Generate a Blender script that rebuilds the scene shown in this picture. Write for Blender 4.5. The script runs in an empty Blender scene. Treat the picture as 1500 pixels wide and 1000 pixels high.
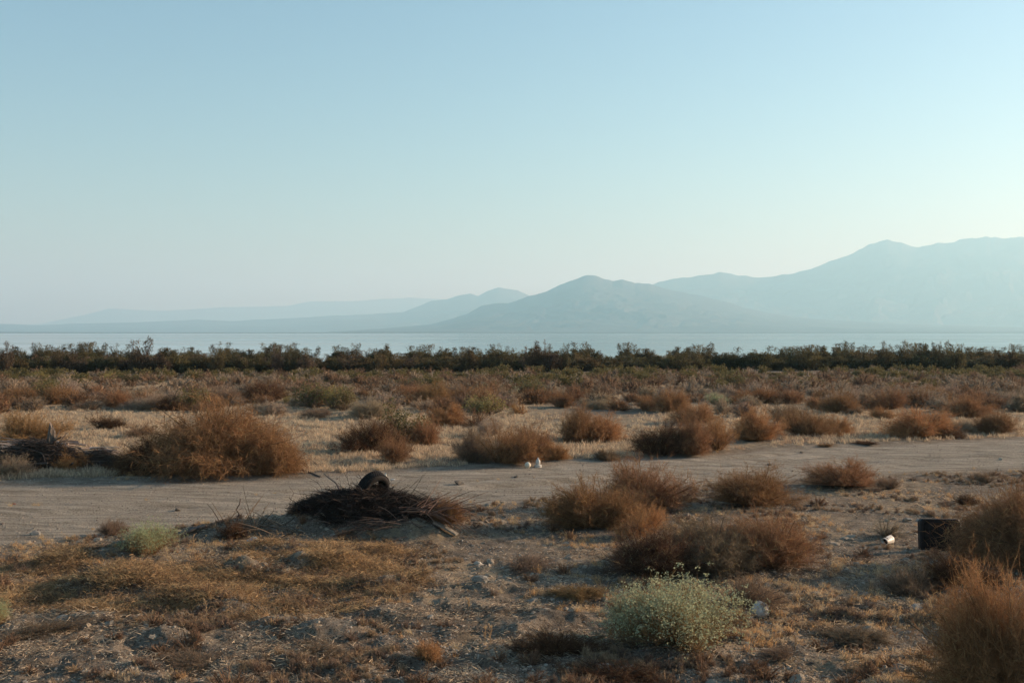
import bpy, math, random
import numpy as np
from mathutils import Vector, Matrix
SEED = 7
random.seed(SEED)
rng = np.random.default_rng(SEED)
scene = bpy.context.scene
COL = scene.collection

# ------------------------------------------------------------ camera
CAM_H, FPX, PITCH = 3.6, 1600.0, math.atan(14 / 1600)
cam_data = bpy.data.cameras.new('camera')
cam_data.sensor_width = 36.0
cam_data.lens = FPX / 1500 * 36.0
cam_data.clip_start, cam_data.clip_end = 0.2, 90000.0
cam = bpy.data.objects.new('camera', cam_data)
COL.objects.link(cam)
cam.location = (0, 0, CAM_H)
cam.rotation_euler = (math.radians(90) - PITCH, 0, 0)
scene.camera = cam

# ------------------------------------------------------------ sky, sun, exposure
SUN_AZ, SUN_EL = math.radians(71), math.radians(16)      # azimuth clockwise from the view direction (+Y)
world = bpy.data.worlds.new('World')
scene.world = world
world.use_nodes = True
wn, wl = world.node_tree.nodes, world.node_tree.links
for n in list(wn): wn.remove(n)
sky = wn.new('ShaderNodeTexSky')
sky.sky_type = 'NISHITA'
sky.sun_disc = False
sky.sun_elevation = SUN_EL
sky.sun_rotation = SUN_AZ
sky.altitude = 0
sky.air_density, sky.dust_density, sky.ozone_density = 1.25, 1.0, 4.4
bg = wn.new('ShaderNodeBackground')
bg.inputs['Strength'].default_value = 0.096
wo = wn.new('ShaderNodeOutputWorld')
tint = wn.new('ShaderNodeMix'); tint.data_type = 'RGBA'; tint.blend_type = 'MULTIPLY'      # the whole sky a touch greener
tint.inputs[0].default_value = 1.0; tint.inputs[7].default_value = (1.24, 1.16, 1.03, 1)
wl.new(sky.outputs['Color'], tint.inputs[6]); wl.new(tint.outputs[2], bg.inputs['Color'])
wl.new(bg.outputs['Background'], wo.inputs['Surface'])
sun_data = bpy.data.lights.new('sun', 'SUN')
sun_data.energy = 5.0
sun_data.angle = math.radians(0.6)
sun_data.color = (1.0, 0.85, 0.61)
sun = bpy.data.objects.new('sun', sun_data)
COL.objects.link(sun)
sun_dir = Vector((math.sin(SUN_AZ) * math.cos(SUN_EL), math.cos(SUN_AZ) * math.cos(SUN_EL), math.sin(SUN_EL)))
sun.rotation_euler = sun_dir.to_track_quat('Z', 'Y').to_euler()
sun.location = (60, 20, 40)
scene.view_settings.view_transform = 'Standard'
scene.view_settings.look = 'None'
scene.view_settings.exposure = 0.84
scene.view_settings.gamma = 1.0
scene.view_settings.use_curve_mapping = False
scene.cycles.use_denoising = True
scene.cycles.max_bounces = 6
scene.cycles.diffuse_bounces = 3
scene.cycles.volume_bounces = 2
scene.cycles.sample_clamp_indirect = 8.0

# ------------------------------------------------------------ helpers
def lin(r, g, b):
    return tuple(((c / 255) / 12.92 if c / 255 <= 0.04045 else ((c / 255 + 0.055) / 1.055) ** 2.4) for c in (r, g, b)) + (1.0,)

def tag(o, label=None, cat=None, group=None, kind=None):
    if label: o['label'] = label
    if cat: o['category'] = cat
    if group: o['group'] = group
    if kind: o['kind'] = kind
    return o

def link(name, me, parent=None, mat=None):
    o = bpy.data.objects.new(name, me)
    COL.objects.link(o)
    if parent is not None: o.parent = parent
    if mat is not None and me is not None and not me.materials: me.materials.append(mat)
    return o

def empty(name, loc=(0, 0, 0), rz=0.0):
    o = bpy.data.objects.new(name, None)
    COL.objects.link(o)
    o.location = loc
    o.rotation_euler = (0, 0, rz)
    o.empty_display_size = 0.2
    return o

def fast_mesh(name, V, T, mats=(), mi=None, smooth=False, attrs=None):
    """V (n,3) floats, T (m,3 or 4) ints"""
    V = np.asarray(V, np.float32); T = np.asarray(T, np.int32)
    k = T.shape[1]
    me = bpy.data.meshes.new(name)
    me.vertices.add(len(V)); me.vertices.foreach_set('co', V.ravel())
    me.loops.add(T.size); me.loops.foreach_set('vertex_index', T.ravel())
    me.polygons.add(len(T))
    me.polygons.foreach_set('loop_start', np.arange(0, T.size, k, dtype=np.int32))
    me.polygons.foreach_set('loop_total', np.full(len(T), k, np.int32))
    for m in mats: me.materials.append(m)
    if mi is not None: me.polygons.foreach_set('material_index', np.asarray(mi, np.int32))
    if attrs:
        for nm, a in attrs.items():
            at = me.attributes.new(nm, 'FLOAT', 'POINT')
            at.data.foreach_set('value', np.asarray(a, np.float32))
    me.update(calc_edges=True)
    me.polygons.foreach_set('use_smooth', np.full(len(T), smooth, bool))
    return me

def _hash(ix, iy, s):
    h = (ix.astype(np.int64) * 374761393 + iy.astype(np.int64) * 668265263 + s * 1442695041) & 0x7fffffff
    h = ((h ^ (h >> 13)) * 1274126177) & 0x7fffffff
    h = h ^ (h >> 16)
    return (h & 0xffff) / 65535.0

def vnoise(x, y, s=0):
    x = np.asarray(x, float); y = np.asarray(y, float)
    ix, iy = np.floor(x), np.floor(y)
    fx, fy = x - ix, y - iy
    fx = fx * fx * fx * (fx * (fx * 6 - 15) + 10); fy = fy * fy * fy * (fy * (fy * 6 - 15) + 10)
    a = _hash(ix, iy, s); b = _hash(ix + 1, iy, s); c = _hash(ix, iy + 1, s); d = _hash(ix + 1, iy + 1, s)
    return (a * (1 - fx) + b * fx) * (1 - fy) + (c * (1 - fx) + d * fx) * fy * 1.0

def fbm(x, y, octv=4, s=0, gain=0.5):
    t, amp, tot = 0.0, 1.0, 0.0
    for i in range(octv):
        c, sn = math.cos(i * 0.7 + 0.3), math.sin(i * 0.7 + 0.3)
        t = t + amp * (vnoise((x * c - y * sn) * 2 ** i + 17.3 * i, (x * sn + y * c) * 2 ** i - 9.1 * i, s + i) - 0.5) * 2
        tot += amp; amp *= gain
    return t / tot

def sstep(a, b, x):
    t = np.clip((x - a) / (b - a), 0, 1)
    return t * t * (3 - 2 * t)

CA, SA = math.cos(PITCH), math.sin(PITCH)
def ray(px, py):
    u, v = (px - 750) / FPX, -(py - 500) / FPX
    return u, CA + v * SA, v * CA - SA

def G(px, py, z=0.0):
    """where the line of sight through photo pixel px, py meets height z"""
    dx, dy, dz = ray(px, py)
    t = (z - CAM_H) / dz
    return dx * t, dy * t

# ------------------------------------------------------------ terrain
# road edges, read from the photograph (near level ground)
_up = np.array([G(*p) for p in [(-250, 722), (0, 712), (200, 704), (450, 698), (600, 690), (800, 680), (1000, 667), (1200, 653), (1500, 642), (1800, 634)]])
_lo = np.array([G(*p) for p in [(-250, 815), (0, 800), (250, 780), (450, 756), (700, 742), (850, 728), (1000, 712), (1200, 697), (1500, 685), (1800, 668)]])
def road_uv(x, y):
    """across-road coordinate: 0 at the near edge, 1 at the far edge"""
    ylo = np.interp(x, _lo[:, 0], _lo[:, 1]); yup = np.interp(x, _up[:, 0], _up[:, 1])
    return (y - ylo) / (yup - ylo)

def P(px, py): return G(px, py)
BUMPS = []   # x, y, half width x, half depth y, height, rotation
def bump(px, py, wpx, dep, h, rot=0.0):
    x, y = G(px, py)
    BUMPS.append((x, y, wpx / 2 * y / FPX, dep, h, rot))
# the spoil heap with the brush and the tyre, its long low tail to the left
bump(565, 775, 250, 0.9, 0.42); bump(480, 772, 190, 0.8, 0.20); bump(400, 778, 210, 0.6, 0.16, 0.0); bump(320, 782, 130, 0.5, 0.10)
bump(620, 788, 110, 0.5, 0.16)
# heaps under the matted golden grass
for a in [(140, 826, 180, .40, .24), (60, 838, 120, .3, .12), (215, 866, 190, .30, .24), (120, 872, 130, .25, .10),
          (330, 850, 120, .3, .14), (470, 840, 180, .36, .26), (420, 854, 110, .25, .16), (520, 815, 140, .3, .16), (400, 812, 130, .3, .16),
          (280, 885, 160, .3, .14), (560, 862, 120, .3, .13)]: bump(*a)
# bare hummocks in the foreground
for a in [(130, 908, 90, .28, .09), (250, 935, 110, .30, .10), (330, 893, 100, .25, .12), (405, 912, 90, .25, .10), (475, 930, 130, .34, .16),
          (400, 962, 90, .22, .10), (560, 900, 120, .28, .09), (620, 850, 100, .3, .08), (600, 928, 60, .2, .07), (680, 975, 150, .3, .10),
          (520, 985, 120, .2, .10), (830, 905, 120, .3, .07), (1000, 960, 180, .5, .08), (20, 915, 60, .2, .06), (720, 862, 70, .25, .06), (655, 1010, 200, .3, .1), (1430, 860, 130, .9, .12)]: bump(*a)

def height(x, y):
    x = np.asarray(x, float); y = np.asarray(y, float)
    yy = np.maximum(y, 3.0)
    t = road_uv(x, y)
    on_road = sstep(-0.12, 0.08, t) * (1 - sstep(0.92, 1.12, t))
    h = 0.07 * fbm(x / 9.0, y / 9.0, 3, 1) * sstep(6, 30, yy)
    rough = 0.035 * fbm(x / 1.3, y / 1.3, 4, 11) + 0.030 * fbm(x / 0.24, y / 0.24, 3, 21, .65)
    near = 1 - sstep(15.5, 19.0, yy + 0.8 * fbm(x / 3, y / 3, 2, 5))
    rid = 1 - np.abs(fbm(x / 0.85 + 3, y / 0.6, 4, 31))
    rough = rough + near * (0.21 * (rid - 0.72)) * (0.5 + 0.8 * np.clip(fbm(x / 2.5, y / 2.0, 2, 41) + 0.4, 0, 1))
    h = h + rough * (1 - 0.86 * on_road)
    mat = np.exp(-(((x + 5.6) / 4.2) ** 2) ** 2 - (((y - 16.1) / 1.5) ** 2) ** 2)
    h = h + mat * (0.20 * fbm(x / 0.95, y / 0.5, 3, 95) + 0.05 * fbm(x / .25, y / .18, 3, 97))
    # ruts and a low berm on the road edges
    wob = 0.05 * fbm(x / 5.0, y / 5.0, 3, 51)
    on_rut = on_road * (.35 + 1.1 * sstep(-.4, .4, fbm(x / 1.6, y / .8, 4, 55)))
    for c, w, d in ((0.20, .030, .045), (0.40, .032, .055), (0.60, .032, .055), (0.80, .030, .045), (0.53, .05, -.05)):
        h = h - on_rut * d * np.exp(-((t + wob - c) / w) ** 2)
        h = h + on_rut * d * 0.6 * np.exp(-((t + wob - c - 2.0 * w) / w) ** 2)
    h = h + 0.05 * np.exp(-((t - 1.04) / 0.05) ** 2) + 0.03 * np.exp(-((t + 0.04) / 0.05) ** 2)
    for (bx, by, wx, wy, bh, r) in BUMPS:
        wob2 = 1.0
        q = ((x - bx) / wx) ** 2 + ((y - by) / wy) ** 2
        m = q < 4
        if np.any(m):
            bh_ = np.where(m, bh * np.exp(-q ** 1.3 * 1.6) * (1 + 0.35 * fbm(x / .35, y / .35, 3, 61)), 0)
            h = h + bh_
    # shore slope down to the lake
    h = h - 6.0 * sstep(112, 190, y) - 0.6 * sstep(-5, -300, y)
    return h

def drop(px, py):
    """ground point seen at photo pixel px, py"""
    z = 0.0
    for _ in range(6):
        x, y = G(px, py, z)
        z = 0.5 * z + 0.5 * float(height(np.array([x]), np.array([y]))[0])
    x, y = G(px, py, z)
    return x, y, float(height(np.array([x]), np.array([y]))[0])
def gz(x, y): return float(height(np.array([x]), np.array([y]))[0])

# ------------------------------------------------------------ materials
def new_mat(name):
    m = bpy.data.materials.new(name); m.use_nodes = True
    nt = m.node_tree
    for n in list(nt.nodes): nt.nodes.remove(n)
    out = nt.nodes.new('ShaderNodeOutputMaterial')
    bs = nt.nodes.new('ShaderNodeBsdfPrincipled')
    nt.links.new(bs.outputs[0], out.inputs['Surface'])
    return m, nt, bs, out

def N(nt, typ, **kw):
    n = nt.nodes.new(typ)
    for k, v in kw.items():
        if k.startswith('i_'):
            key = k[2:].replace('_', ' ')
            n.inputs[key].default_value = v
        else: setattr(n, k, v)
    return n

def noise(nt, scale, detail=4, rough=0.55, vec=None, dist=0.0):
    n = N(nt, 'ShaderNodeTexNoise'); n.inputs['Scale'].default_value = scale
    n.inputs['Detail'].default_value = detail; n.inputs['Roughness'].default_value = rough
    n.inputs['Distortion'].default_value = dist
    if vec is not None: nt.links.new(vec, n.inputs['Vector'])
    return n

def ramp(nt, fac, stops, interp='LINEAR'):
    r = nt.nodes.new('ShaderNodeValToRGB')
    r.color_ramp.interpolation = interp
    while len(r.color_ramp.elements) < len(stops): r.color_ramp.elements.new(0.5)
    for e, (p, c) in zip(r.color_ramp.elements, stops):
        e.position = p
        e.color = c if len(c) == 4 else tuple(c) + (1,)
    nt.links.new(fac, r.inputs['Fac'])
    return r

def mix(nt, fac, a, b, typ='MIX'):
    m = nt.nodes.new('ShaderNodeMix'); m.data_type = 'RGBA'; m.blend_type = typ
    for sock, v in ((m.inputs[0], fac), (m.inputs[6], a), (m.inputs[7], b)):
        if isinstance(v, (int, float)): sock.default_value = v
        elif isinstance(v, tuple): sock.default_value = v
        else: nt.links.new(v, sock)
    return m.outputs[2]

def math_n(nt, op, a, b=None, clamp=False):
    m = nt.nodes.new('ShaderNodeMath'); m.operation = op; m.use_clamp = clamp
    for i, v in enumerate((a, b)):
        if v is None: continue
        if isinstance(v, (int, float)): m.inputs[i].default_value = v
        else: nt.links.new(v, m.inputs[i])
    return m.outputs[0]

def bump_node(nt, bs, h, strength, dist):
    b = nt.nodes.new('ShaderNodeBump'); b.inputs['Strength'].default_value = strength; b.inputs['Distance'].default_value = dist
    nt.links.new(h, b.inputs['Height']); nt.links.new(b.outputs[0], bs.inputs['Normal'])
    return b

def ground_material():
    m, nt, bs, out = new_mat('sandy_ground')
    pos = N(nt, 'ShaderNodeNewGeometry').outputs['Position']
    road = N(nt, 'ShaderNodeAttribute', attribute_name='road').outputs['Fac']
    field = N(nt, 'ShaderNodeAttribute', attribute_name='field').outputs['Fac']
    big = noise(nt, 0.45, 5, 0.6, pos)
    med = noise(nt, 2.6, 6, 0.65, pos)
    fine = noise(nt, 26, 6, 0.7, pos)
    grain = noise(nt, 110, 3, 0.7, pos)
    base = ramp(nt, med.outputs['Fac'], [(0.30, (0.135, 0.108, 0.080)), (0.50, (0.225, 0.186, 0.143)), (0.72, (0.34, 0.292, 0.232))])
    c = mix(nt, 0.75, base.outputs[0], ramp(nt, big.outputs['Fac'], [(0.35, (0.62, 0.60, 0.60)), (0.65, (1.1, 1.05, 0.98))]).outputs[0], 'MULTIPLY')
    # dark crumbs and pale salt crust flecks
    c = mix(nt, 1.0, c, ramp(nt, fine.outputs['Fac'], [(0.36, (0.30, 0.27, 0.25)), (0.47, (0.95, 0.95, 0.95)), (0.60, (1.05, 1.05, 1.03)), (0.70, (1.5, 1.45, 1.35))]).outputs[0], 'MULTIPLY')
    c = mix(nt, 0.9, c, ramp(nt, grain.outputs['Fac'], [(0.35, (0.45, 0.43, 0.42)), (0.55, (1.0, 1.0, 1.0)), (0.68, (1.45, 1.42, 1.35))]).outputs[0], 'MULTIPLY')
    # straw litter in the fields
    straw = noise(nt, 5.0, 6, 0.75, pos)
    sm = math_n(nt, 'MULTIPLY', ramp(nt, straw.outputs['Fac'], [(0.42, (0, 0, 0)), (0.58, (1, 1, 1))]).outputs[0], field)
    c = mix(nt, sm, c, mix(nt, fine.outputs['Fac'], (0.30, 0.21, 0.12, 1), (0.46, 0.36, 0.22, 1)))
    # road: stretched streaks along the track, grey gravel
    mp = N(nt, 'ShaderNodeMapping'); mp.inputs['Scale'].default_value = (0.35, 3.2, 1); mp.inputs['Rotation'].default_value = (0, 0, math.radians(-14))
    nt.links.new(pos, mp.inputs['Vector'])
    st = noise(nt, 1.5, 6, 0.65, mp.outputs[0])
    rc = ramp(nt, st.outputs['Fac'], [(0.28, (0.165, 0.141, 0.110)), (0.48, (0.27, 0.235, 0.184)), (0.66, (0.40, 0.352, 0.282))])
    rc2 = mix(nt, 1.0, rc.outputs[0], ramp(nt, fine.outputs['Fac'], [(0.36, (0.35, 0.33, 0.32)), (0.46, (0.98, 0.98, 0.98)), (0.62, (1.05, 1.05, 1.05)), (0.72, (1.4, 1.4, 1.38))]).outputs[0], 'MULTIPLY')
    rc2 = mix(nt, 0.9, rc2, ramp(nt, grain.outputs['Fac'], [(0.35, (0.5, 0.48, 0.46)), (0.55, (1.0, 1.0, 1.0)), (0.68, (1.4, 1.4, 1.38))]).outputs[0], 'MULTIPLY')
    c = mix(nt, road, c, rc2)
    nt.links.new(c, bs.inputs['Base Color'])
    bs.inputs['Roughness'].default_value = 0.95
    bs.inputs['Specular IOR Level'].default_value = 0.096
    hh = math_n(nt, 'ADD', math_n(nt, 'MULTIPLY', fine.outputs['Fac'], 1.0), math_n(nt, 'MULTIPLY', grain.outputs['Fac'], 0.45))
    hh = math_n(nt, 'ADD', hh, math_n(nt, 'MULTIPLY', st.outputs['Fac'], math_n(nt, 'MULTIPLY', road, 0.15)))
    bump_node(nt, bs, hh, 0.9, 0.035)
    return m
M_ground = ground_material()

# ------------------------------------------------------------ ground sheet and road
def build_ground():
    uc = np.linspace(-0.60, 0.60, 620)
    g = 0.60 * np.cumprod(np.full(26, 1.21))
    U = np.concatenate([-g[::-1], uc, g])
    near = np.array([-400, -150, -60, -25, -10, 0, 4, 7])
    mid = 9.0 * (112 / 9.0) ** np.linspace(0, 1, 720)
    far = np.array([118, 126, 136, 150, 170, 200, 260])
    Y = np.concatenate([near, mid, far])
    UU, YY = np.meshgrid(U, Y)
    XX = UU * np.maximum(YY, 8.0)
    ZZ = height(XX, YY)
    V = np.stack([XX, YY, ZZ], -1).reshape(-1, 3)
    nr, nc = UU.shape
    i = np.arange(nr - 1)[:, None] * nc + np.arange(nc - 1)[None, :]
    Q = np.stack([i, i + 1, i + nc + 1, i + nc], -1).reshape(-1, 4)
    x, y = V[:, 0], V[:, 1]
    t = road_uv(x, y) + 0.13 * fbm(x / 1.1, y / 0.9, 5, 71)
    road = sstep(-0.06, 0.10, t) * (1 - sstep(0.90, 1.05, t))
    stub = sstep(1.0, 1.25, t) * (1 - sstep(70, 100, y)) * sstep(-0.55, 0.1, fbm(x / 6, y / 9, 3, 81))
    near_f = (1 - sstep(-0.4, -0.05, t)) * 0.55 * sstep(-0.1, 0.35, fbm(x / 1.7, y / 1.2, 3, 91))
    field = np.clip(stub + near_f, 0, 1)
    fx = V[Q].mean(1)
    tf = road_uv(fx[:, 0], fx[:, 1]) + 0.10 * fbm(fx[:, 0] / 1.1, fx[:, 1] / 0.9, 5, 71)
    is_road = (tf > 0) & (tf < 1) & (np.abs(fx[:, 0]) < 60) & (fx[:, 1] < 60)
    def sub(mask, name):
        q = Q[mask]
        used, inv = np.unique(q, return_inverse=True)
        me = fast_mesh(name, V[used], inv.reshape(q.shape), (M_ground,), smooth=True, attrs={'road': road[used], 'field': field[used]})
        return link(name, me)
    tag(sub(~is_road, 'ground'), kind='structure', label='sandy desert ground with dry litter and low hummocks')
    tag(sub(is_road, 'dirt_road'), kind='structure', label='pale dirt track with wheel ruts crossing the plain')
build_ground()

# ------------------------------------------------------------ lake
def build_lake():
    m, nt, bs, out = new_mat('lake_water')
    bs.inputs['Base Color'].default_value = (0.17, 0.22, 0.23, 1)
    bs.inputs['Roughness'].default_value = 0.096
    bs.inputs['IOR'].default_value = 1.33
    pos = N(nt, 'ShaderNodeNewGeometry').outputs['Position']
    mp = N(nt, 'ShaderNodeMapping'); mp.inputs['Scale'].default_value = (0.25, 1.0, 1)
    nt.links.new(pos, mp.inputs['Vector'])
    a = noise(nt, 0.02, 5, 0.6, mp.outputs[0]); b = noise(nt, 0.9, 4, 0.6, mp.outputs[0])
    r = ramp(nt, noise(nt, 0.006, 4, 0.6, mp.outputs[0]).outputs['Fac'], [(0.40, (0.05, 0.05, 0.05)), (0.60, (0.12, 0.12, 0.12))])
    nt.links.new(r.outputs[0], bs.inputs['Roughness'])
    h = math_n(nt, 'ADD', math_n(nt, 'MULTIPLY', a.outputs['Fac'], 2.0), math_n(nt, 'MULTIPLY', b.outputs['Fac'], 0.12))
    bump_node(nt, bs, h, 0.08, 0.4)
    Ys = np.array([118, 200, 400, 900, 2000, 5000, 12000, 26000.])
    Xs = np.linspace(-26000, 26000, 21)
    XX, YY = np.meshgrid(Xs, Ys)
    V = np.stack([XX, YY, np.full_like(XX, -3.0)], -1).reshape(-1, 3)
    nc = len(Xs); i = np.arange(len(Ys) - 1)[:, None] * nc + np.arange(nc - 1)[None, :]
    Q = np.stack([i, i + 1, i + nc + 1, i + nc], -1).reshape(-1, 4)
    o = link('lake', fast_mesh('lake', V, Q, (m,)))
    tag(o, kind='structure', label='calm blue grey lake behind the line of trees')
build_lake()

# ------------------------------------------------------------ mountains across the lake
def mountain_material():
    m, nt, bs, out = new_mat('mountain_rock')
    pos = N(nt, 'ShaderNodeNewGeometry').outputs['Position']
    n = noise(nt, 0.0022, 8, 0.65, pos)
    r = ramp(nt, n.outputs['Fac'], [(0.35, (0.085, 0.082, 0.080)), (0.65, (0.115, 0.105, 0.10))])
    nt.links.new(r.outputs[0], bs.inputs['Base Color']); bs.inputs['Roughness'].default_value = 1.0
    bs.inputs['Specular IOR Level'].default_value = 0.0
    return m
M_mtn = mountain_material()
def ridge(name, label, pts, dist, depth_f, depth_b, seed, rough=1.0):
    pts = np.array(pts, float)
    px = np.arange(pts[0, 0], pts[-1, 0] + 1, 2.0)
    py = np.interp(px, pts[:, 0], pts[:, 1])
    # crest in the world: x by direction, z above the lake
    zc = CAM_H + dist * (-(py - 500) / FPX * CA - SA) / (CA - (py - 500) / FPX * SA)
    xc = (px - 750) / FPX * dist
    hgt = np.maximum(zc + 3.0, 0)
    ker = np.exp(-np.linspace(-2, 2, 81) ** 2); ker /= ker.sum()
    smooth_h = np.convolve(np.pad(hgt, 40, mode='edge'), ker, mode='valid')
    fine = fbm(xc / (dist * .012), xc * 0 + seed, 5, seed)
    v = np.concatenate([np.linspace(-1, 0, 90), np.linspace(0, 1, 24)[1:]])
    XX = np.repeat(xc[None, :], len(v), 0).copy(); YY = np.zeros_like(XX); ZZ = np.zeros_like(XX)
    for k, t in enumerate(v):
        dpt = depth_f if t < 0 else depth_b
        yy = dist + t * dpt
        prof = (1 - abs(t)) ** (1.35 if t < 0 else 1.2)
        yarr = np.full_like(xc, yy)
        warp = dist * .03 * fbm(xc / (dist * .06), yarr / (dist * .04), 3, seed + 5)
        gul = fbm((xc + warp) / (dist * .030), yarr / (dist * .022), 6, seed + 3, 0.55)
        gul2 = 1 - np.abs(fbm((xc + 1.5 * warp) / (dist * .018), yarr / (dist * .03), 5, seed + 9, 0.55))
        rel = 4 * abs(t) * (1 - abs(t))
        wgt = min(1.0, abs(t) * 3.0) ** .7
        hh = hgt * (1 - wgt) + smooth_h * wgt
        z = hh * (prof + rel * (0.13 * gul + 0.07 * (gul2 - 0.7)) * rough)
        z = z + hgt * 0.03 * fine * np.exp(-(t * 6) ** 2) * rough
        XX[k] = xc * (yy / dist); YY[k] = yy; ZZ[k] = -3.6 + np.maximum(z, -0.2)
    V = np.stack([XX, YY, ZZ], -1).reshape(-1, 3)
    nr, nc = XX.shape; i = np.arange(nr - 1)[:, None] * nc + np.arange(nc - 1)[None, :]
    Q = np.stack([i, i + 1, i + nc + 1, i + nc], -1).reshape(-1, 4)
    o = link(name, fast_mesh(name, V, Q, (M_mtn,), smooth=True))
    tag(o, kind='structure', label=label)
ridge('mountain_range', 'faint low range far off at the left', [(-80, 486), (60, 474), (120, 462), (160, 452), (240, 455), (330, 450), (420, 448), (455, 441), (520, 441), (560, 438), (600, 436), (650, 438), (720, 446), (800, 460), (900, 484)], 23000, 3500, 2000, 5, 0.6)
ridge('mountain_range', 'tall pale range rising behind at the right', [(820, 484), (880, 440), (930, 422), (965, 413), (1000, 406), (1030, 403), (1055, 399), (1072, 401), (1082, 404), (1105, 406), (1130, 404), (1160, 401), (1180, 396), (1210, 385), (1240, 375), (1262, 365), (1275, 358), (1300, 352), (1320, 354), (1345, 361), (1365, 359), (1385, 357), (1410, 350), (1440, 348), (1470, 347), (1500, 347), (1560, 352), (1640, 372), (1760, 410), (1900, 440), (2100, 484)], 12600, 2600, 2500, 17)
ridge('mountain_range', 'low hills with a small double peak behind the central mountain', [(-260, 482), (-100, 476), (0, 474), (60, 476), (100, 474), (200, 472), (290, 468), (340, 470), (400, 467), (440, 465), (490, 462), (545, 460), (590, 457), (610, 449), (632, 440), (655, 438), (672, 433), (688, 429), (700, 433), (715, 426), (730, 421), (745, 423), (758, 425), (775, 434), (800, 440), (860, 450), (960, 470), (1060, 484)], 14500, 3500, 2500, 27)
ridge('mountain', 'dark blue grey mountain standing in the middle of the far shore', [(480, 486), (560, 481), (630, 475), (665, 466), (685, 459), (705, 448), (722, 445), (745, 443), (775, 434), (800, 427), (825, 415), (842, 409), (858, 403), (870, 404), (885, 409), (900, 412), (912, 410), (930, 415), (950, 415), (972, 422), (1000, 427), (1030, 434), (1060, 441), (1085, 449), (1120, 457), (1160, 464), (1220, 469), (1320, 474), (1450, 478), (1600, 480), (1800, 484)], 9500, 2600, 2000, 37)
def far_shore():
    xs = np.linspace(-9000, 9000, 260); vs = np.linspace(-1, 1, 9)
    XX, VV = np.meshgrid(xs, vs)
    YY = 6200 + VV * 500 + 60 * fbm(XX / 900, VV, 3, 5)
    ZZ = -3.8 + (1 - VV ** 2) * (5 + 4.5 * fbm(XX / 1400, VV * 0.2, 4, 8))
    V = np.stack([XX, YY, ZZ], -1).reshape(-1, 3)
    nr, nc = XX.shape; i = np.arange(nr - 1)[:, None] * nc + np.arange(nc - 1)[None, :]
    Q = np.stack([i, i + 1, i + nc + 1, i + nc], -1).reshape(-1, 4)
    tag(link('far_shore', fast_mesh('far_shore', V, Q, (M_mtn,), smooth=True)), kind='structure', label='thin dark strip of land on the far side of the lake')
far_shore()

# ------------------------------------------------------------ haze in the air
def build_haze():
    x0, x1, y0, y1, z0, z1 = -27000, 27000, -600, 27000, -11.5, 1160
    V = [(x, y, z) for z in (z0, z1) for y in (y0, y1) for x in (x0, x1)]
    F = [(0, 2, 3, 1), (4, 5, 7, 6), (0, 1, 5, 4), (2, 6, 7, 3), (0, 4, 6, 2), (1, 3, 7, 5)]
    me = bpy.data.meshes.new('haze'); me.from_pydata(V, [], F)
    m = bpy.data.materials.new('haze_air'); m.use_nodes = True
    nt = m.node_tree
    for n in list(nt.nodes): nt.nodes.remove(n)
    out = nt.nodes.new('ShaderNodeOutputMaterial'); pv = nt.nodes.new('ShaderNodeVolumePrincipled')
    pv.inputs['Color'].default_value = HAZE_COL
    pv.inputs['Density'].default_value = HAZE_D
    pv.inputs['Anisotropy'].default_value = 0.27
    pv.inputs['Absorption Color'].default_value = (0.50, 0.30, 0.37, 1)
    nt.links.new(pv.outputs[0], out.inputs['Volume'])
    me.materials.append(m)
    tag(link('haze', me), kind='stuff', label='pale haze hanging over the lake and the mountains')
HAZE_D, HAZE_COL = 0.000138, (0.38, 0.70, 0.84, 1)
build_haze()

# ------------------------------------------------------------ plant material and makers
def twig_material(name, rough=0.9, gold=0.0, trans=0.25):
    """thin dead twigs or leaves: the object's own colour, varied from twig to twig"""
    m, nt, bs, out = new_mat(name)
    oc = N(nt, 'ShaderNodeObjectInfo')
    tone = N(nt, 'ShaderNodeAttribute', attribute_name='tone').outputs['Fac']
    gl = N(nt, 'ShaderNodeAttribute', attribute_name='gold').outputs['Fac']
    v = ramp(nt, tone, [(0.0, (0.45, 0.42, 0.40)), (0.5, (1.0, 1.0, 1.0)), (1.0, (1.75, 1.62, 1.45))])
    c = mix(nt, 1.0, oc.outputs['Color'], v.outputs[0], 'MULTIPLY')
    c = mix(nt, gl, c, (0.52, 0.36, 0.16, 1))
    nt.links.new(c, bs.inputs['Base Color'])
    bs.inputs['Roughness'].default_value = rough
    bs.inputs['Specular IOR Level'].default_value = 0.2
    tr = nt.nodes.new('ShaderNodeBsdfTranslucent'); nt.links.new(c, tr.inputs['Color'])
    mx = nt.nodes.new('ShaderNodeMixShader'); mx.inputs[0].default_value = trans
    nt.links.new(bs.outputs[0], mx.inputs[1]); nt.links.new(tr.outputs[0], mx.inputs[2]); nt.links.new(mx.outputs[0], out.inputs['Surface'])
    return m
M_twig = twig_material('dry_twigs')
M_leaf = twig_material('small_leaves', 0.7, trans=0.35)
M_grass = twig_material('dry_grass', 0.8, trans=0.4)

def nrm(v): return v / np.maximum(np.linalg.norm(v, axis=-1, keepdims=True), 1e-9)

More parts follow.
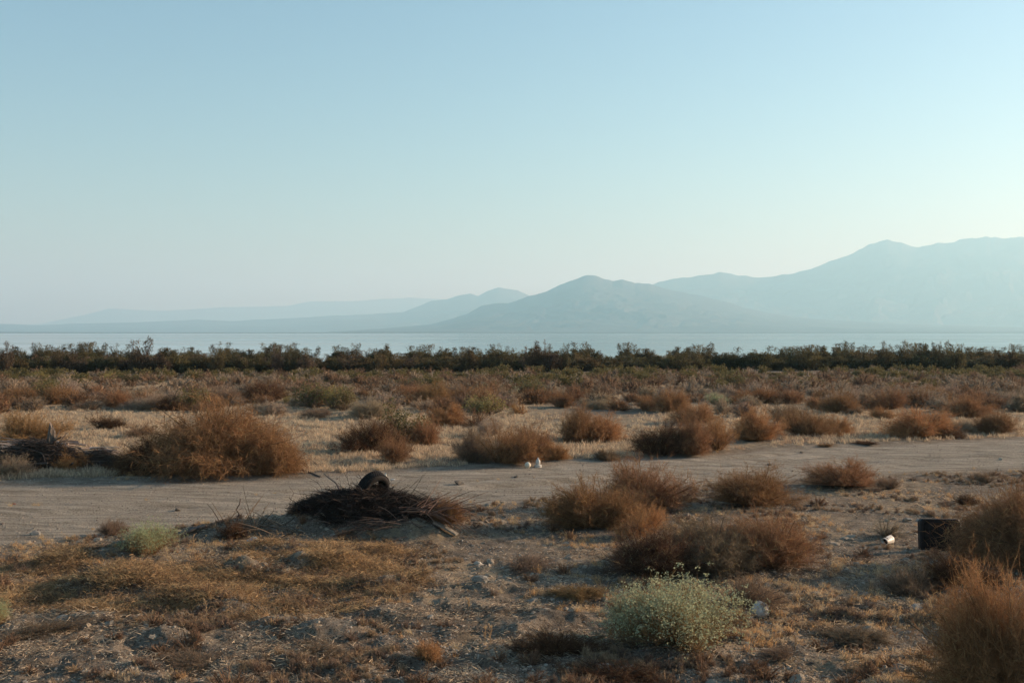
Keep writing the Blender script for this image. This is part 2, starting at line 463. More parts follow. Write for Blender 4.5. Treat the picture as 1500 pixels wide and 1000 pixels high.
class Acc:
    """gathers triangles with a tone and a gold value per vertex"""
    def __init__(s): s.V, s.T, s.a, s.g, s.n = [], [], [], [], 0
    def add(s, V, T, tone, gold=0.0):
        V = np.asarray(V, np.float32).reshape(-1, 3)
        s.V.append(V); s.T.append(np.asarray(T).reshape(-1, 3) + s.n)
        s.a.append(np.broadcast_to(np.asarray(tone, np.float32), (len(V),)) if np.ndim(tone) == 0 else np.asarray(tone, np.float32))
        s.g.append(np.broadcast_to(np.asarray(gold, np.float32), (len(V),)) if np.ndim(gold) == 0 else np.asarray(gold, np.float32))
        s.n += len(V)
    def mesh(s, name, mat):
        return fast_mesh(name, np.concatenate(s.V), np.concatenate(s.T), (mat,), attrs={'tone': np.concatenate(s.a), 'gold': np.concatenate(s.g)})

def blades(acc, A, B, w, tone, gold=0.0, r=None):
    """one thin tapering triangle from each A to each B"""
    n = len(A); d = B - A
    side = nrm(np.cross(d, r.normal(size=(n, 3)))) * (np.asarray(w).reshape(-1, 1) / 2 if np.ndim(w) else w / 2)
    V = np.stack([A - side, A + side, B], 1)
    acc.add(V, np.arange(3 * n).reshape(n, 3), np.repeat(np.broadcast_to(tone, (n,)), 3), np.repeat(np.broadcast_to(gold, (n,)), 3))

def bent(acc, A, M, B, w, tone, gold=0.0, r=None):
    """a two-piece bent blade A-M-B"""
    n = len(A)
    s = nrm(np.cross(B - A, r.normal(size=(n, 3)))) * (np.asarray(w).reshape(-1, 1) / 2 if np.ndim(w) else w / 2)
    V = np.stack([A - s, A + s, M + s * .75, M - s * .75, B], 1)
    base = np.arange(n)[:, None] * 5
    T = np.concatenate([base + [[0, 1, 2]], base + [[0, 2, 3]], base + [[3, 2, 4]]], 1)
    acc.add(V, T, np.repeat(np.broadcast_to(tone, (n,)), 5), np.repeat(np.broadcast_to(gold, (n,)), 5))

def tube(acc, pts, rad, sides=5, tone=0.5, gold=0.0, cap=True):
    pts = np.asarray(pts, float); k = len(pts)
    rad = np.broadcast_to(np.asarray(rad, float), (k,))
    tan = nrm(np.gradient(pts, axis=0)); ref = np.array([0.13, 0.21, 0.97]) if abs(tan[0][2]) < .9 else np.array([0.9, 0.3, 0.1])
    u = nrm(np.cross(tan, ref)); v = np.cross(tan, u)
    a = np.arange(sides) * 2 * math.pi / sides
    V = pts[:, None] + rad[:, None, None] * (u[:, None] * np.cos(a)[None, :, None] + v[:, None] * np.sin(a)[None, :, None])
    i = np.arange(k - 1)[:, None] * sides + np.arange(sides)[None]
    j = np.arange(k - 1)[:, None] * sides + (np.arange(sides)[None] + 1) % sides
    T = np.concatenate([np.stack([i, j, j + sides], -1).reshape(-1, 3), np.stack([i, j + sides, i + sides], -1).reshape(-1, 3)])
    if cap:
        T = np.concatenate([T, [[0, q + 1, q] for q in range(1, sides - 1)], [[(k - 1) * sides, (k - 1) * sides + q, (k - 1) * sides + q + 1] for q in range(1, sides - 1)]])
    acc.add(V.reshape(-1, 3), T, tone, gold)

def bez(a, b, c, t):
    t = np.asarray(t)[..., None]
    return (1 - t) ** 2 * a + 2 * t * (1 - t) * b + t ** 2 * c

def shrub_mesh(seed, n1=130, n2=10, n3=9, w=0.004, lobes=6, fill=0.95, spread=0.55, droop=0.0, upright=0.0, gold=0.04, flat=0.0, len3=(0.05, 0.15)):
    """dead round bush of radius 1 and height 1: (branches mesh, twigs mesh)"""
    r = np.random.default_rng(seed)
    br, tw = Acc(), Acc()
    ang = r.uniform(0, 2 * math.pi, lobes); rad = np.sqrt(r.uniform(0.02, 1, lobes)) * spread
    lc = np.stack([np.cos(ang) * rad, np.sin(ang) * rad], -1)
    lr = r.uniform(0.42, 0.62, lobes); lh = (1.0 - 0.38 * rad / max(spread, .01)) * r.uniform(0.78, 1.02, lobes)
    lc[0] = r.uniform(-.12, .12, 2); lr[0] = 0.72; lh[0] = 0.95
    k = r.integers(0, lobes, n1)
    th = r.uniform(0, 2 * math.pi, n1); el = np.arcsin(r.uniform(0.03, 1, n1) ** (0.9 + flat))
    sc = r.uniform(0.50, fill, n1)
    E = np.stack([lc[k, 0] + np.cos(th) * np.cos(el) * lr[k] * sc, lc[k, 1] + np.sin(th) * np.cos(el) * lr[k] * sc, lh[k] * (0.05 + 0.90 * np.sin(el) * sc)], -1)
    R0 = np.stack([lc[k, 0] * .22 + r.normal(0, .05, n1), lc[k, 1] * .22 + r.normal(0, .05, n1), np.full(n1, -0.03)], -1)
    C = R0 * .5 + E * .5; C[:, 2] = E[:, 2] * (0.46 + 0.3 * upright) + .05 + droop * .3
    C[:, :2] += r.normal(0, .04, (n1, 2))
    for i in range(n1):
        tube(br, bez(R0[i], C[i], E[i], np.linspace(0, 1, 5)), np.linspace(w * 2.6, w * .9, 5), 3, r.uniform(.15, .6), cap=False)
    t = r.uniform(0.22, 1.0, (n1, n2))
    S = bez(R0[:, None], C[:, None], E[:, None], t).reshape(-1, 3)
    tan = nrm((bez(R0[:, None], C[:, None], E[:, None], np.minimum(t + .05, 1.05)) - bez(R0[:, None], C[:, None], E[:, None], t - .02)).reshape(-1, 3))
    n = len(S)
    outw = nrm(np.concatenate([S[:, :2], np.zeros((n, 1))], 1))
    D = nrm(tan * .8 + .8 * r.normal(size=(n, 3)) + np.array([0, 0, .12 + upright - droop]) + .35 * outw)
    L = r.uniform(.10, .28, n)[:, None]
    B = S + D * L; B[:, 2] = np.maximum(B[:, 2], 0.01)
    Mi = (S + B) / 2 + r.normal(0, .02, (n, 3))
    bent(tw, S, Mi, B, w * 1.3, r.uniform(.1, .75, n), 0, r)
    tt = r.uniform(0.15, 1, (n, n3, 1))
    S3 = (S[:, None] + (B - S)[:, None] * tt).reshape(-1, 3); m = len(S3)
    D3 = nrm(np.repeat(D, n3, 0) + 1.0 * r.normal(size=(m, 3)) + np.array([0, 0, .12 + upright - droop * 1.4]))
    B3 = S3 + D3 * r.uniform(len3[0], len3[1], (m, 1)); B3[:, 2] = np.maximum(B3[:, 2], 0.005)
    blades(tw, S3, B3, w, np.clip(r.normal(.5, .22, m), 0, 1), (r.random(m) < gold) * r.uniform(.4, 1, m), r)
    fx = 1 / np.percentile(np.hypot(B3[:, 0], B3[:, 1]), 98); fz = 1 / np.percentile(B3[:, 2], 99.6)
    F = np.array([fx, fx, fz], np.float32)
    for a in (br, tw): a.V = [v * F for v in a.V]
    return br, tw, B3 * F, r

def make_protos(tag_, seeds, **kw):
    out = []
    for s in seeds:
        br, tw, tips, r = shrub_mesh(s, **kw)
        out.append((br.mesh('branches', M_twig), tw.mesh('twigs', M_twig)))
    return out
def merged(pair_acc, name, mat=None):
    a, b = pair_acc
    acc = Acc(); acc.V = a.V + b.V; acc.a = a.a + b.a; acc.g = a.g + b.g; acc.T = a.T + [t + a.n for t in b.T]; acc.n = a.n + b.n
    return acc.mesh(name, mat or M_twig)

PROTO_HI = make_protos('hi', [101, 102], n1=200, n2=14, n3=13, w=0.0036, lobes=7, gold=.10) + make_protos('hi', [103, 106], n1=170, n2=14, n3=13, w=0.0036, lobes=4, spread=.75, gold=.08) \
    + make_protos('hi', [104], n1=200, n2=14, n3=13, w=0.0036, lobes=11, spread=.65, upright=.12, gold=.12) + make_protos('hi', [105, 107], n1=130, n2=12, n3=12, w=0.0038, lobes=5, spread=.8, flat=-.3, gold=.06)  # gold twigs: seed flecks, with extra ones to colour in sunlit edges
PROTO_BIG = make_protos('big', [111], n1=300, n2=18, n3=11, w=0.0034, lobes=9, spread=.5, droop=.25, len3=(0.05, 0.15), gold=.07)
PROTO_DENSE = make_protos('dense', [115], n1=330, n2=18, n3=15, w=0.0030, lobes=12, spread=.6, gold=.08, len3=(.04, .11))
PROTO_OPEN = make_protos('open', [121, 122], n1=60, n2=6, n3=4, w=0.006, lobes=4, upright=.3)
PROTO_LOW = make_protos('low', [131, 132], n1=170, n2=11, n3=8, w=0.0055, lobes=8, spread=.72, flat=.4)
PROTO_MID = [merged(shrub_mesh(s, n1=80, n2=9, n3=7, w=0.011, lobes=6)[:2], 'shrub_twigs') for s in (141, 142, 143, 144, 145)]
PROTO_FAR = [merged(shrub_mesh(s, n1=36, n2=6, n3=6, w=0.024, lobes=5, len3=(.07, .2))[:2], 'shrub_twigs') for s in (151, 152, 153, 154)]

def leafy_mesh(seed, n1, n2, nl, leaf, w=0.004, upright=.5, lobes=7, spread=.6):
    br, tw, tips, r = shrub_mesh(seed, n1=n1, n2=n2, n3=3, w=w, lobes=lobes, upright=upright, gold=.02, spread=spread, len3=(.08, .2))
    lf = Acc()
    idx = r.integers(0, len(tips), nl)
    P0 = tips[idx] + r.normal(0, .018, (nl, 3)); P0[:, 2] = np.maximum(P0[:, 2] + .02, .05)
    P0 = P0[r.random(nl) < np.clip(.30 + 1.1 * P0[:, 2], 0, 1)]; n = len(P0)
    D = nrm(r.normal(size=(n, 3)) + [0, 0, .6]); S = nrm(np.cross(D, r.normal(size=(n, 3))))
    l = r.uniform(.6, 1.3, (n, 1)) * leaf
    V = np.stack([P0, P0 + D * l * .5 + S * l * .36, P0 + D * l, P0 + D * l * .5 - S * l * .36], 1)
    b = np.arange(n)[:, None] * 4
    lf.add(V, np.concatenate([b + [[0, 1, 2]], b + [[0, 2, 3]]], 1), np.repeat(np.clip(r.normal(.47, .13, n), 0, 1), 4), 0)
    return br, tw, lf
def leafy_protos(seeds, **k):
    o = []
    for s in seeds:
        b, t, l = leafy_mesh(s, **k)
        o.append((b.mesh('branches', M_twig), t.mesh('twigs', M_twig), l.mesh('leaves', M_leaf)))
    return o
LEAFY = leafy_protos([161, 162], n1=150, n2=9, nl=21000, leaf=.026, upright=.8, lobes=9)
LEAFY_MID = []
for s in (171, 172):
    b, t, l = leafy_mesh(s, n1=60, n2=7, nl=3600, leaf=.06, w=.008)
    LEAFY_MID.append((merged((b, t), 'twigs'), l.mesh('leaves', M_leaf)))

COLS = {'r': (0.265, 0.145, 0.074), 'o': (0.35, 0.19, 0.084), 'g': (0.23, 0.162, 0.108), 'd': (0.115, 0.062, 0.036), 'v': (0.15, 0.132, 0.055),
        'y': (0.29, 0.235, 0.085), 's': (0.35, 0.375, 0.225), 't': (0.28, 0.175, 0.085), 'p': (0.34, 0.265, 0.19)}
WORD = {'r': 'russet brown', 'o': 'orange brown', 'g': 'grey brown', 'd': 'dark brown', 'v': 'olive green', 'y': 'yellowish green', 's': 'pale sage green', 't': 'golden tan', 'p': 'pale pinkish grey'}
OCC = []        # x, y, radius of everything that stands on the plain
def vary(c, a=.12):
    k = 1 + random.uniform(-a, a)
    return (c[0] * k * random.uniform(.95, 1.05), c[1] * k, c[2] * k * random.uniform(.92, 1.08), 1)

def put_parts(name, loc, rz, scale, parts, colours, mirror=False):
    root = empty(name, loc, rz)
    root.scale = scale
    for (nm, me), c in zip(parts, colours):
        o = link(nm, me, root); o.color = c
    return root

def shrub(px, py, wpx, hpx, kind, where, proto='hi', group=None, rz=None):
    x, y, z = drop(px, py)
    s = y / FPX
    R = wpx * s / 2 * (1.34 if 22 < y < 60 else 1.22); H = hpx * s * 1.02
    dy = R * 0.55
    x2, y2 = x * (y + dy) / y, y + dy
    z = min(gz(x2, y2), z + .05)
    R *= (y + dy) / y
    dd = ray(px, py - hpx); H = max(CAM_H + dd[2] / dd[1] * y2 - z, .10)
    if wpx < 34 or y > 62: proto = 'mid' if proto == 'hi' else proto
    c = COLS[kind]; rz = random.uniform(0, 6.28) if rz is None else rz
    low = ' low' if hpx < wpx * .38 else ''
    label = f"{WORD[kind]}{low} {'leafy' if kind in 'svy' else 'dry'} shrub {where}"
    nm = 'leafy_shrub' if kind in 'svy' else 'dry_shrub'
    OCC.append((x2, y2, R))
    sc = (R, R * .85, H)
    if kind in 'svy':
        if y < 30 and proto != 'mid':
            b, t, l = random.choice(LEAFY)
            o = put_parts(nm, (x2, y2, z), rz, sc, [('branches', b), ('twigs', t), ('leaves', l)], [vary(COLS['g']), vary(COLS['t']), vary(c, .03)])
        else:
            t, l = random.choice(LEAFY_MID)
            o = put_parts(nm, (x2, y2, z), rz, sc, [('twigs', t), ('leaves', l)], [vary(COLS['g']), vary(c)])
    elif proto == 'mid':
        o = link(nm, random.choice(PROTO_MID)); o.location = (x2, y2, z); o.rotation_euler = (0, 0, rz); o.scale = sc; o.color = vary(c)
    else:
        b, t = random.choice({'hi': PROTO_HI, 'big': PROTO_BIG, 'dense': PROTO_DENSE, 'open': PROTO_OPEN, 'low': PROTO_LOW}[proto])
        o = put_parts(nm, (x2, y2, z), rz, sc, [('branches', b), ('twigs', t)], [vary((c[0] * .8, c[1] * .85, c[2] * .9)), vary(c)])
    if proto != 'mid' and o.type == 'EMPTY': o.rotation_euler = (random.gauss(0, .09), random.gauss(0, .09), rz)
    tag(o, label, 'shrub', group or ('leafy shrubs on the plain' if kind in 'svy' else 'dry shrubs on the plain'))
    return o

SHRUBS = [
 # near side of the track
 (1492, 1050, 225, 218, 'o', 'filling the bottom right corner of the picture', 'dense'),
 (1494, 846, 190, 138, 'r', 'behind the black panel at the right edge', 'big'),
 (1405, 864, 110, 56, 'd', 'right in front of the black panel', 'low'), (1335, 874, 110, 50, 'g', 'left below the black panel', 'low'),
 (1295, 790, 70, 42, 'p', 'with bare open twigs beside the white can', 'open'),
 (990, 957, 215, 112, 's', 'with whitish leaves, largest green plant up front', 'hi'), (935, 952, 110, 92, 's', 'joined to the left of the largest green foreground plant', 'hi'),
 (1088, 896, 116, 54, 'g', 'tangled behind the white jug', 'low'),
 (948, 848, 165, 80, 'd', 'left end of the clump behind the big green plant', 'hi'), (1045, 846, 165, 92, 'g', 'middle of the clump behind the big green plant', 'hi'),
 (1128, 840, 185, 92, 'r', 'right end of the clump behind the big green plant', 'hi'), (943, 790, 84, 54, 'o', 'small and bright, in front of the tall twin bushes', 'hi'),
 (873, 777, 140, 78, 'r', 'beside the dirt track, left of the tall twin bushes', 'hi'), (938, 753, 145, 86, 'r', 'tallest of the bushes on the near edge of the track', 'hi'),
 (1106, 747, 135, 68, 'r', 'with bare dark stems showing at its foot', 'hi'), (1237, 718, 104, 48, 'r', 'domed, on the near track edge towards the right', 'hi'),
 (1306, 718, 46, 22, 'g', 'touching the right side of the domed track edge bush', 'hi'), (1447, 710, 42, 20, 'g', 'small, on the near track edge far right', 'hi'),
 (1416, 740, 32, 18, 'd', 'tiny, between the track and the black panel', 'hi'),
 (644, 772, 88, 50, 'r', 'growing out of the right end of the brush pile', 'hi'), (167, 785, 48, 26, 'g', 'behind the small sage plant by the track', 'low'),
 (216, 816, 88, 52, 's', 'small and round, alone beside the dirt track', 'hi'), (-4, 918, 42, 38, 's', 'cut by the left edge of the picture', 'hi'),
 (60, 940, 120, 30, 'g', 'flat mat in the lower left of the foreground', 'low'), (760, 842, 100, 28, 'g', 'flat mat on the bare ground below the brush pile', 'low'),
 (848, 884, 90, 28, 't', 'flat golden mat left of the big green plant', 'low'), (815, 968, 120, 46, 'd', 'low mat left below the big green plant', 'low'),
 (627, 972, 58, 36, 'o', 'small rusty clump at the bottom middle', 'low'), (1150, 975, 90, 30, 'g', 'low mat in front of the white jug', 'low'),
 (1255, 950, 110, 32, 'g', 'low mat between jug and corner bush', 'low'), (470, 968, 110, 24, 'g', 'low mat under the smooth hummock', 'low'), (300, 985, 140, 26, 'g', 'low mat along the bottom edge', 'low'),
 (345, 792, 60, 30, 'd', 'low tangle at the left tail of the spoil heap', 'low'), (905, 1010, 130, 40, 'd', 'at the bottom edge below the green plant', 'low'),
 # far side of the track, left
 (322, 698, 205, 112, 'r', 'largest dome on the far side of the track', 'big'), (222, 696, 100, 56, 'd', 'between the log pile and the largest dome', 'big'),
 (395, 697, 92, 66, 'r', 'leaning on the right flank of the largest dome', 'big'), (42, 652, 96, 52, 't', 'golden, behind the log pile', 'hi'),
 (12, 700, 62, 34, 'p', 'in front of the log pile at the left edge', 'low'), (145, 629, 62, 26, 'd', 'small, alone in the pale stubble at the left', 'hi'),
 (205, 640, 50, 22, 'g', 'faint, between stubble bush and largest dome', 'low'), (100, 690, 60, 30, 'o', 'rusty, growing between the two log heaps', 'hi'),
 (28, 592, 48, 30, 'r', 'first of the row behind the left stubble'), (87, 593, 52, 30, 'r', 'second of the row behind the left stubble'),
 (128, 600, 44, 15, 'g', 'in front of the row behind the left stubble'), (177, 599, 52, 30, 'r', 'third of the row behind the left stubble'),
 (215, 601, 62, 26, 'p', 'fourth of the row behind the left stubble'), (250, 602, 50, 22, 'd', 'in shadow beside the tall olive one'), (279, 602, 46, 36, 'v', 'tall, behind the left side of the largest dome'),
 (315, 594, 62, 30, 'g', 'right above the largest dome'), (388, 606, 38, 20, 'p', 'small, right of the top of the largest dome'), (385, 590, 66, 34, 'd', 'wide, behind the small pale one by the dome'),
 (455, 598, 62, 38, 'v', 'wide, right of the largest dome in the scrub row'), (488, 600, 36, 34, 'y', 'upright, beside the wide olive one'), (463, 612, 44, 16, 'g', 'small flat, on the stubble below the olive pair'),
 (58, 560, 30, 16, 'y', 'first of the green row before the left trees'), (87, 560, 28, 15, 'v', 'second of the green row before the left trees'), (112, 562, 26, 14, 'y', 'third of the green row before the left trees'),
 (160, 563, 32, 17, 'y', 'fourth of the green row before the left trees'), (190, 562, 40, 17, 'v', 'fifth of the green row before the left trees'), (233, 560, 30, 12, 'v', 'sixth of the green row before the left trees'), (320, 562, 28, 13, 'v', 'last of the green row before the left trees'),
 # middle
 (505, 602, 40, 38, 'v', 'at the left end of the middle scrub'), (543, 613, 58, 32, 'p', 'rounded, left above the middle thicket'),
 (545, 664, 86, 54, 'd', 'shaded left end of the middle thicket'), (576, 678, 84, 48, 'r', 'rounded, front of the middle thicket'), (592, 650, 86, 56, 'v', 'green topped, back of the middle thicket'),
 (628, 655, 74, 52, 'r', 'right end of the middle thicket'), (656, 624, 62, 34, 'o', 'bright, behind the right end of the middle thicket'), (698, 626, 54, 32, 'r', 'loose and open, between thicket and litter bush', 'open'),
 (731, 684, 92, 66, 'r', 'big, just left of the white litter'), (780, 675, 80, 58, 'r', 'directly behind the white litter'), (812, 676, 38, 30, 'o', 'small, right of the white litter'), (690, 678, 68, 54, 'g', 'pale left wing of the litter bush'),
 (720, 640, 60, 34, 'p', 'thin, above the litter bush'), (763, 609, 36, 28, 'o', 'thin upright, alone behind the litter bush', 'open'), (747, 587, 32, 18, 's', 'pale, in the far scrub above the litter bush'),
 (600, 592, 74, 30, 'r', 'wide, far scrub above the middle thicket'), (638, 594, 46, 38, 't', 'fan shaped, far scrub above the middle thicket'), (677, 591, 60, 26, 'r', 'right of the fan shaped tan one'), (603, 566, 48, 14, 'v', 'flat dark, near the trees above the thicket'),
 (682, 566, 46, 17, 'g', 'flat, near the trees in the middle'), (714, 589, 42, 25, 'r', 'left neighbour of the pale sage one in the far scrub'), (775, 590, 44, 22, 'd', 'right neighbour of the pale sage one in the far scrub'), (798, 590, 42, 22, 'r', 'small round, left above the twin bush'), (817, 597, 50, 28, 'r', 'low, half way from litter bush to twin bush'),
 (850, 648, 64, 58, 'r', 'tall left lobe of the twin bush beyond the track'), (886, 647, 74, 42, 'o', 'broad right lobe of the twin bush beyond the track'), (890, 676, 42, 20, 'g', 'small and shaded on the far track edge'),
 (883, 590, 42, 22, 'd', 'low, behind the twin bush'), (880, 600, 42, 16, 'p', 'pale low, behind the twin bush'), (908, 601, 32, 18, 'r', 'small, right behind the twin bush'), (945, 601, 50, 25, 'r', 'round, far scrub right of the twin bush'), (983, 604, 52, 38, 'r', 'tall round, far scrub right of the twin bush'),
 # right
 (968, 670, 78, 54, 'd', 'dark left end of the long hedge like clump'), (1012, 669, 74, 64, 'r', 'second from the left in the long hedge like clump'), (1052, 664, 78, 60, 'o', 'bright, third in the long hedge like clump'),
 (1112, 648, 80, 54, 'o', 'fourth in the long hedge like clump'), (1180, 639, 80, 42, 'r', 'fifth in the long hedge like clump'), (1222, 637, 56, 30, 'o', 'low right end of the long hedge like clump'), (1143, 622, 66, 36, 'g', 'behind the fourth of the long clump'),
 (1020, 622, 60, 36, 'r', 'behind the left half of the long clump'), (1087, 592, 52, 24, 'r', 'far scrub above the long clump'), (1047, 594, 36, 18, 's', 'pale, far scrub above the long clump'), (1070, 569, 52, 26, 'v', 'dark and tall, close before the trees right of the middle'), (1003, 567, 28, 16, 'd', 'small dark, close before the trees'),
 (1123, 592, 46, 25, 'r', 'first round one far above the long clump'), (1160, 593, 60, 30, 'r', 'second round one far above the long clump'), (1190, 599, 42, 22, 'r', 'third round one far above the long clump'), (1233, 606, 54, 32, 'r', 'by the gap that leads off the track'), (1257, 608, 28, 12, 'g', 'tiny, in the gap that leads off the track'),
 (1300, 601, 58, 36, 'r', 'right of the gap, back row'), (1290, 614, 34, 20, 'o', 'right of the gap, small'), (1345, 643, 112, 48, 'o', 'broad bright mound on the far track edge at the right'), (1395, 643, 52, 16, 'd', 'flat dark, right foot of the bright mound'),
 (1407, 635, 42, 22, 'p', 'pale, behind the flat dark one'), (1463, 637, 62, 38, 'r', 'rightmost on the far track edge'), (1423, 613, 70, 38, 'r', 'wide, behind the rightmost track edge bushes'), (1363, 591, 52, 25, 'r', 'far scrub above the bright mound'), (1483, 594, 42, 20, 'p', 'pale, far scrub at the right edge'),
 (1270, 653, 32, 9, 'd', 'scrap of twigs lying on the track'), (1210, 655, 26, 7, 't', 'straw scrap lying on the track edge'),
]
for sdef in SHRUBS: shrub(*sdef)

# ------------------------------------------------------------ scattering with geometry nodes (things nobody could count)
def scatter(name, label, pts, rots, scales, protos, color, kind='stuff'):
    n = len(pts)
    if n == 0: return
    me = bpy.data.meshes.new(name)
    me.vertices.add(n); me.vertices.foreach_set('co', np.asarray(pts, np.float32).ravel())
    for nm, typ, dat, key in (('rot', 'FLOAT_VECTOR', rots, 'vector'), ('scl', 'FLOAT_VECTOR', scales, 'vector')):
        a = me.attributes.new(nm, typ, 'POINT'); a.data.foreach_set(key, np.asarray(dat, np.float32).ravel())
    a = me.attributes.new('pick', 'INT', 'POINT'); a.data.foreach_set('value', rng.integers(0, len(protos), n).astype(np.int32))
    src = bpy.data.collections.new(name + '_kinds')
    for i, pm in enumerate(protos):
        po = bpy.data.objects.new(name + '_kind', pm); po.color = color; src.objects.link(po)
    o = link(name, me); o.color = color
    ng = bpy.data.node_groups.new(name + '_nodes', 'GeometryNodeTree')
    ng.interface.new_socket('Geometry', in_out='INPUT', socket_type='NodeSocketGeometry')
    ng.interface.new_socket('Geometry', in_out='OUTPUT', socket_type='NodeSocketGeometry')
    gi = ng.nodes.new('NodeGroupInput'); go = ng.nodes.new('NodeGroupOutput')
    ci = ng.nodes.new('GeometryNodeCollectionInfo'); ci.inputs['Collection'].default_value = src
    ci.inputs['Separate Children'].default_value = True; ci.inputs['Reset Children'].default_value = True
    ip = ng.nodes.new('GeometryNodeInstanceOnPoints'); ip.inputs['Pick Instance'].default_value = True
    def named(nm, typ):
        q = ng.nodes.new('GeometryNodeInputNamedAttribute'); q.data_type = typ; q.inputs['Name'].default_value = nm
        return q.outputs['Attribute']
    L = ng.links
    L.new(gi.outputs[0], ip.inputs['Points']); L.new(ci.outputs[0], ip.inputs['Instance'])
    L.new(named('pick', 'INT'), ip.inputs['Instance Index']); L.new(named('rot', 'FLOAT_VECTOR'), ip.inputs['Rotation'])
    L.new(named('scl', 'FLOAT_VECTOR'), ip.inputs['Scale']); L.new(ip.outputs[0], go.inputs[0])
    md = o.modifiers.new('scatter', 'NODES'); md.node_group = ng
    tag(o, label, kind=kind)
    return o

def free_of(x, y, pad=0.0, k=1.0):
    ok = np.ones(len(x), bool)
    for (ox, oy, r) in OCC: ok &= (x - ox) ** 2 + (y - oy) ** 2 > (r * k + pad) ** 2
    return ok

def fan_points(n, y0, y1, power=1.0, half=0.56):
    """random ground points, thinning with distance, over the whole width in view and a little beyond"""
    u = rng.random(n)
    y = (y0 ** (1 - power) + u * (y1 ** (1 - power) - y0 ** (1 - power))) ** (1 / (1 - power)) if power != 1 else y0 * (y1 / y0) ** u
    x = rng.uniform(-half, half, n) * y
    return x, y

def std_rs(n, s, tilt=.1, zvar=.3):
    rots = np.stack([rng.normal(0, tilt, n), rng.normal(0, tilt, n), rng.uniform(0, 6.283, n)], -1)
    s = np.broadcast_to(s, (n,)) * rng.uniform(1 - zvar, 1 + zvar, n)
    return rots, np.stack([s, s, s * rng.uniform(.8, 1.2, n)], -1)

# ------------------------------------------------------------ scrub beyond the pale stubble
cand_x, cand_y = fan_points(2600, 47, 98, 1.0, .56)
dens = np.interp(cand_y, [47, 52, 58, 70, 98], [0.05, 0.35, 0.85, 1, 1])
gap = sstep(-.35, .1, fbm(cand_x / 7, cand_y / 9, 3, 301))
keep = (rng.random(2600) < dens * (0.25 + .75 * gap)) & (cand_y < 88 + 0.10 * (cand_x + 45))
cand_x, cand_y = cand_x[keep], cand_y[keep]
placed = []
def szone(x, y):
    q = 750 + x / y * FPX
    a = [(60, 'behind the log heap'), (150, 'behind the split stump'), (230, 'behind the left stubble'), (340, 'behind the largest dome'), (450, 'right behind the largest dome'), (560, 'left behind the middle thicket'), (660, 'behind the middle thicket'), (740, 'left behind the white litter'), (830, 'behind the white litter'), (960, 'behind the twin bush'),
         (1060, 'behind the long clump'), (1160, 'behind the clump middle'), (1240, 'behind the clump end'), (1310, 'beyond the track gap'), (1400, 'behind the bright mound')]
    return next((w for l, w in a if q < l), 'at the far right') + (', front edge' if y < 58 else ', near half' if y < 66 else ', farther half')
def sz(R): return 'small' if R < .72 else 'large' if R > .95 else 'middling' 
for x, y in zip(cand_x, cand_y):
    R = random.uniform(.55, 1.15) * (1.0 if y < 75 else .85)
    if all((x - a) ** 2 + (y - b) ** 2 > ((R + r) * .62) ** 2 for a, b, r in OCC + placed): placed.append((x, y, R))
placed.sort(key=lambda p: p[1])
far_rest = []
n_ind = 0
GREEN_FAR = 0
for (x, y, R) in placed:
    band = y > 74
    green = random.random() < (.55 if y > 80 else .13 if y > 66 else .05)
    H = R * random.uniform(.7, 1.05)
    pale = random.random() < .42
    if n_ind < 165:
        me = random.choice(PROTO_MID if y < 62 else PROTO_FAR)
        if green:
            t, l = random.choice(LEAFY_MID)
            kk = random.choice('vy')
            o = put_parts('leafy_shrub', (x, y, gz(x, y)), random.uniform(0, 6.28), (R, R, H), [('twigs', t), ('leaves', l)], [vary(COLS['g']), vary(COLS[kk])])
            tag(o, f'{sz(R)} greenish leafy shrub among brown scrub {szone(x, y)}', 'shrub', f'{sz(R)} green shrubs {szone(x, y)}')
        else:
            o = link('dry_shrub', me); o.location = (x, y, gz(x, y)); o.rotation_euler = (0, 0, random.uniform(0, 6.28)); o.scale = (R, R, H)
            o.color = vary(COLS['p'] if pale else random.choice(((.25, .152, .09), (.22, .13, .075), (.25, .18, .13))), .15)
            if pale: tag(o, f'{sz(R)} pale greyish dry shrub in scrub {szone(x, y)}', 'shrub', f'{sz(R)} pale shrubs {szone(x, y)}')
            else: tag(o, f'{sz(R)} brown dry shrub in scrub {szone(x, y)}', 'shrub', f'{sz(R)} brown shrubs {szone(x, y)}')
        n_ind += 1; OCC.append((x, y, R))
    else: far_rest.append((x, y, R, H, 2 if green else (1 if pale else 0)))
for k, (nm, lab, c) in enumerate((('brown_scrub', 'mass of small brown dry bushes before the trees', (.24, .155, .098)), ('pale_scrub', 'mass of small pale dry bushes before the trees', COLS['p']), ('green_scrub', 'mass of low olive bushes at the foot of the trees', (.15, .125, .05)))):
    a = np.array([q for q in far_rest if q[4] == k])
    # fill of low bushes between the others
    m = 1050 if k < 2 else 480
    fx, fy = fan_points(m, 56 if k < 2 else 76, 92, 1.0, .6)
    f = fbm(fx / 5, fy / 6, 3, 310 + k) > (-.02 if k < 2 else -.3)
    fx, fy = fx[f], fy[f]
    b = np.stack([fx, fy, rng.uniform(.35, .8, len(fx)), rng.uniform(.16, .42, len(fx)) * (.75 if k == 2 else 1), fx * 0], -1)
    a = np.concatenate([a.reshape(-1, 5), b])
    n = len(a); pts = np.stack([a[:, 0], a[:, 1], height(a[:, 0], a[:, 1]) - .02], -1)
    rots = np.stack([np.zeros(n), np.zeros(n), rng.uniform(0, 6.28, n)], -1)
    scatter(nm, lab, pts, rots, np.stack([a[:, 2], a[:, 2], a[:, 3]], -1), PROTO_FAR if k < 2 else [merged(leafy_mesh(s, n1=26, n2=5, nl=900, leaf=.11, w=.02)[1:], 'twigs', M_leaf) for s in (181, 182)], c + (1,))

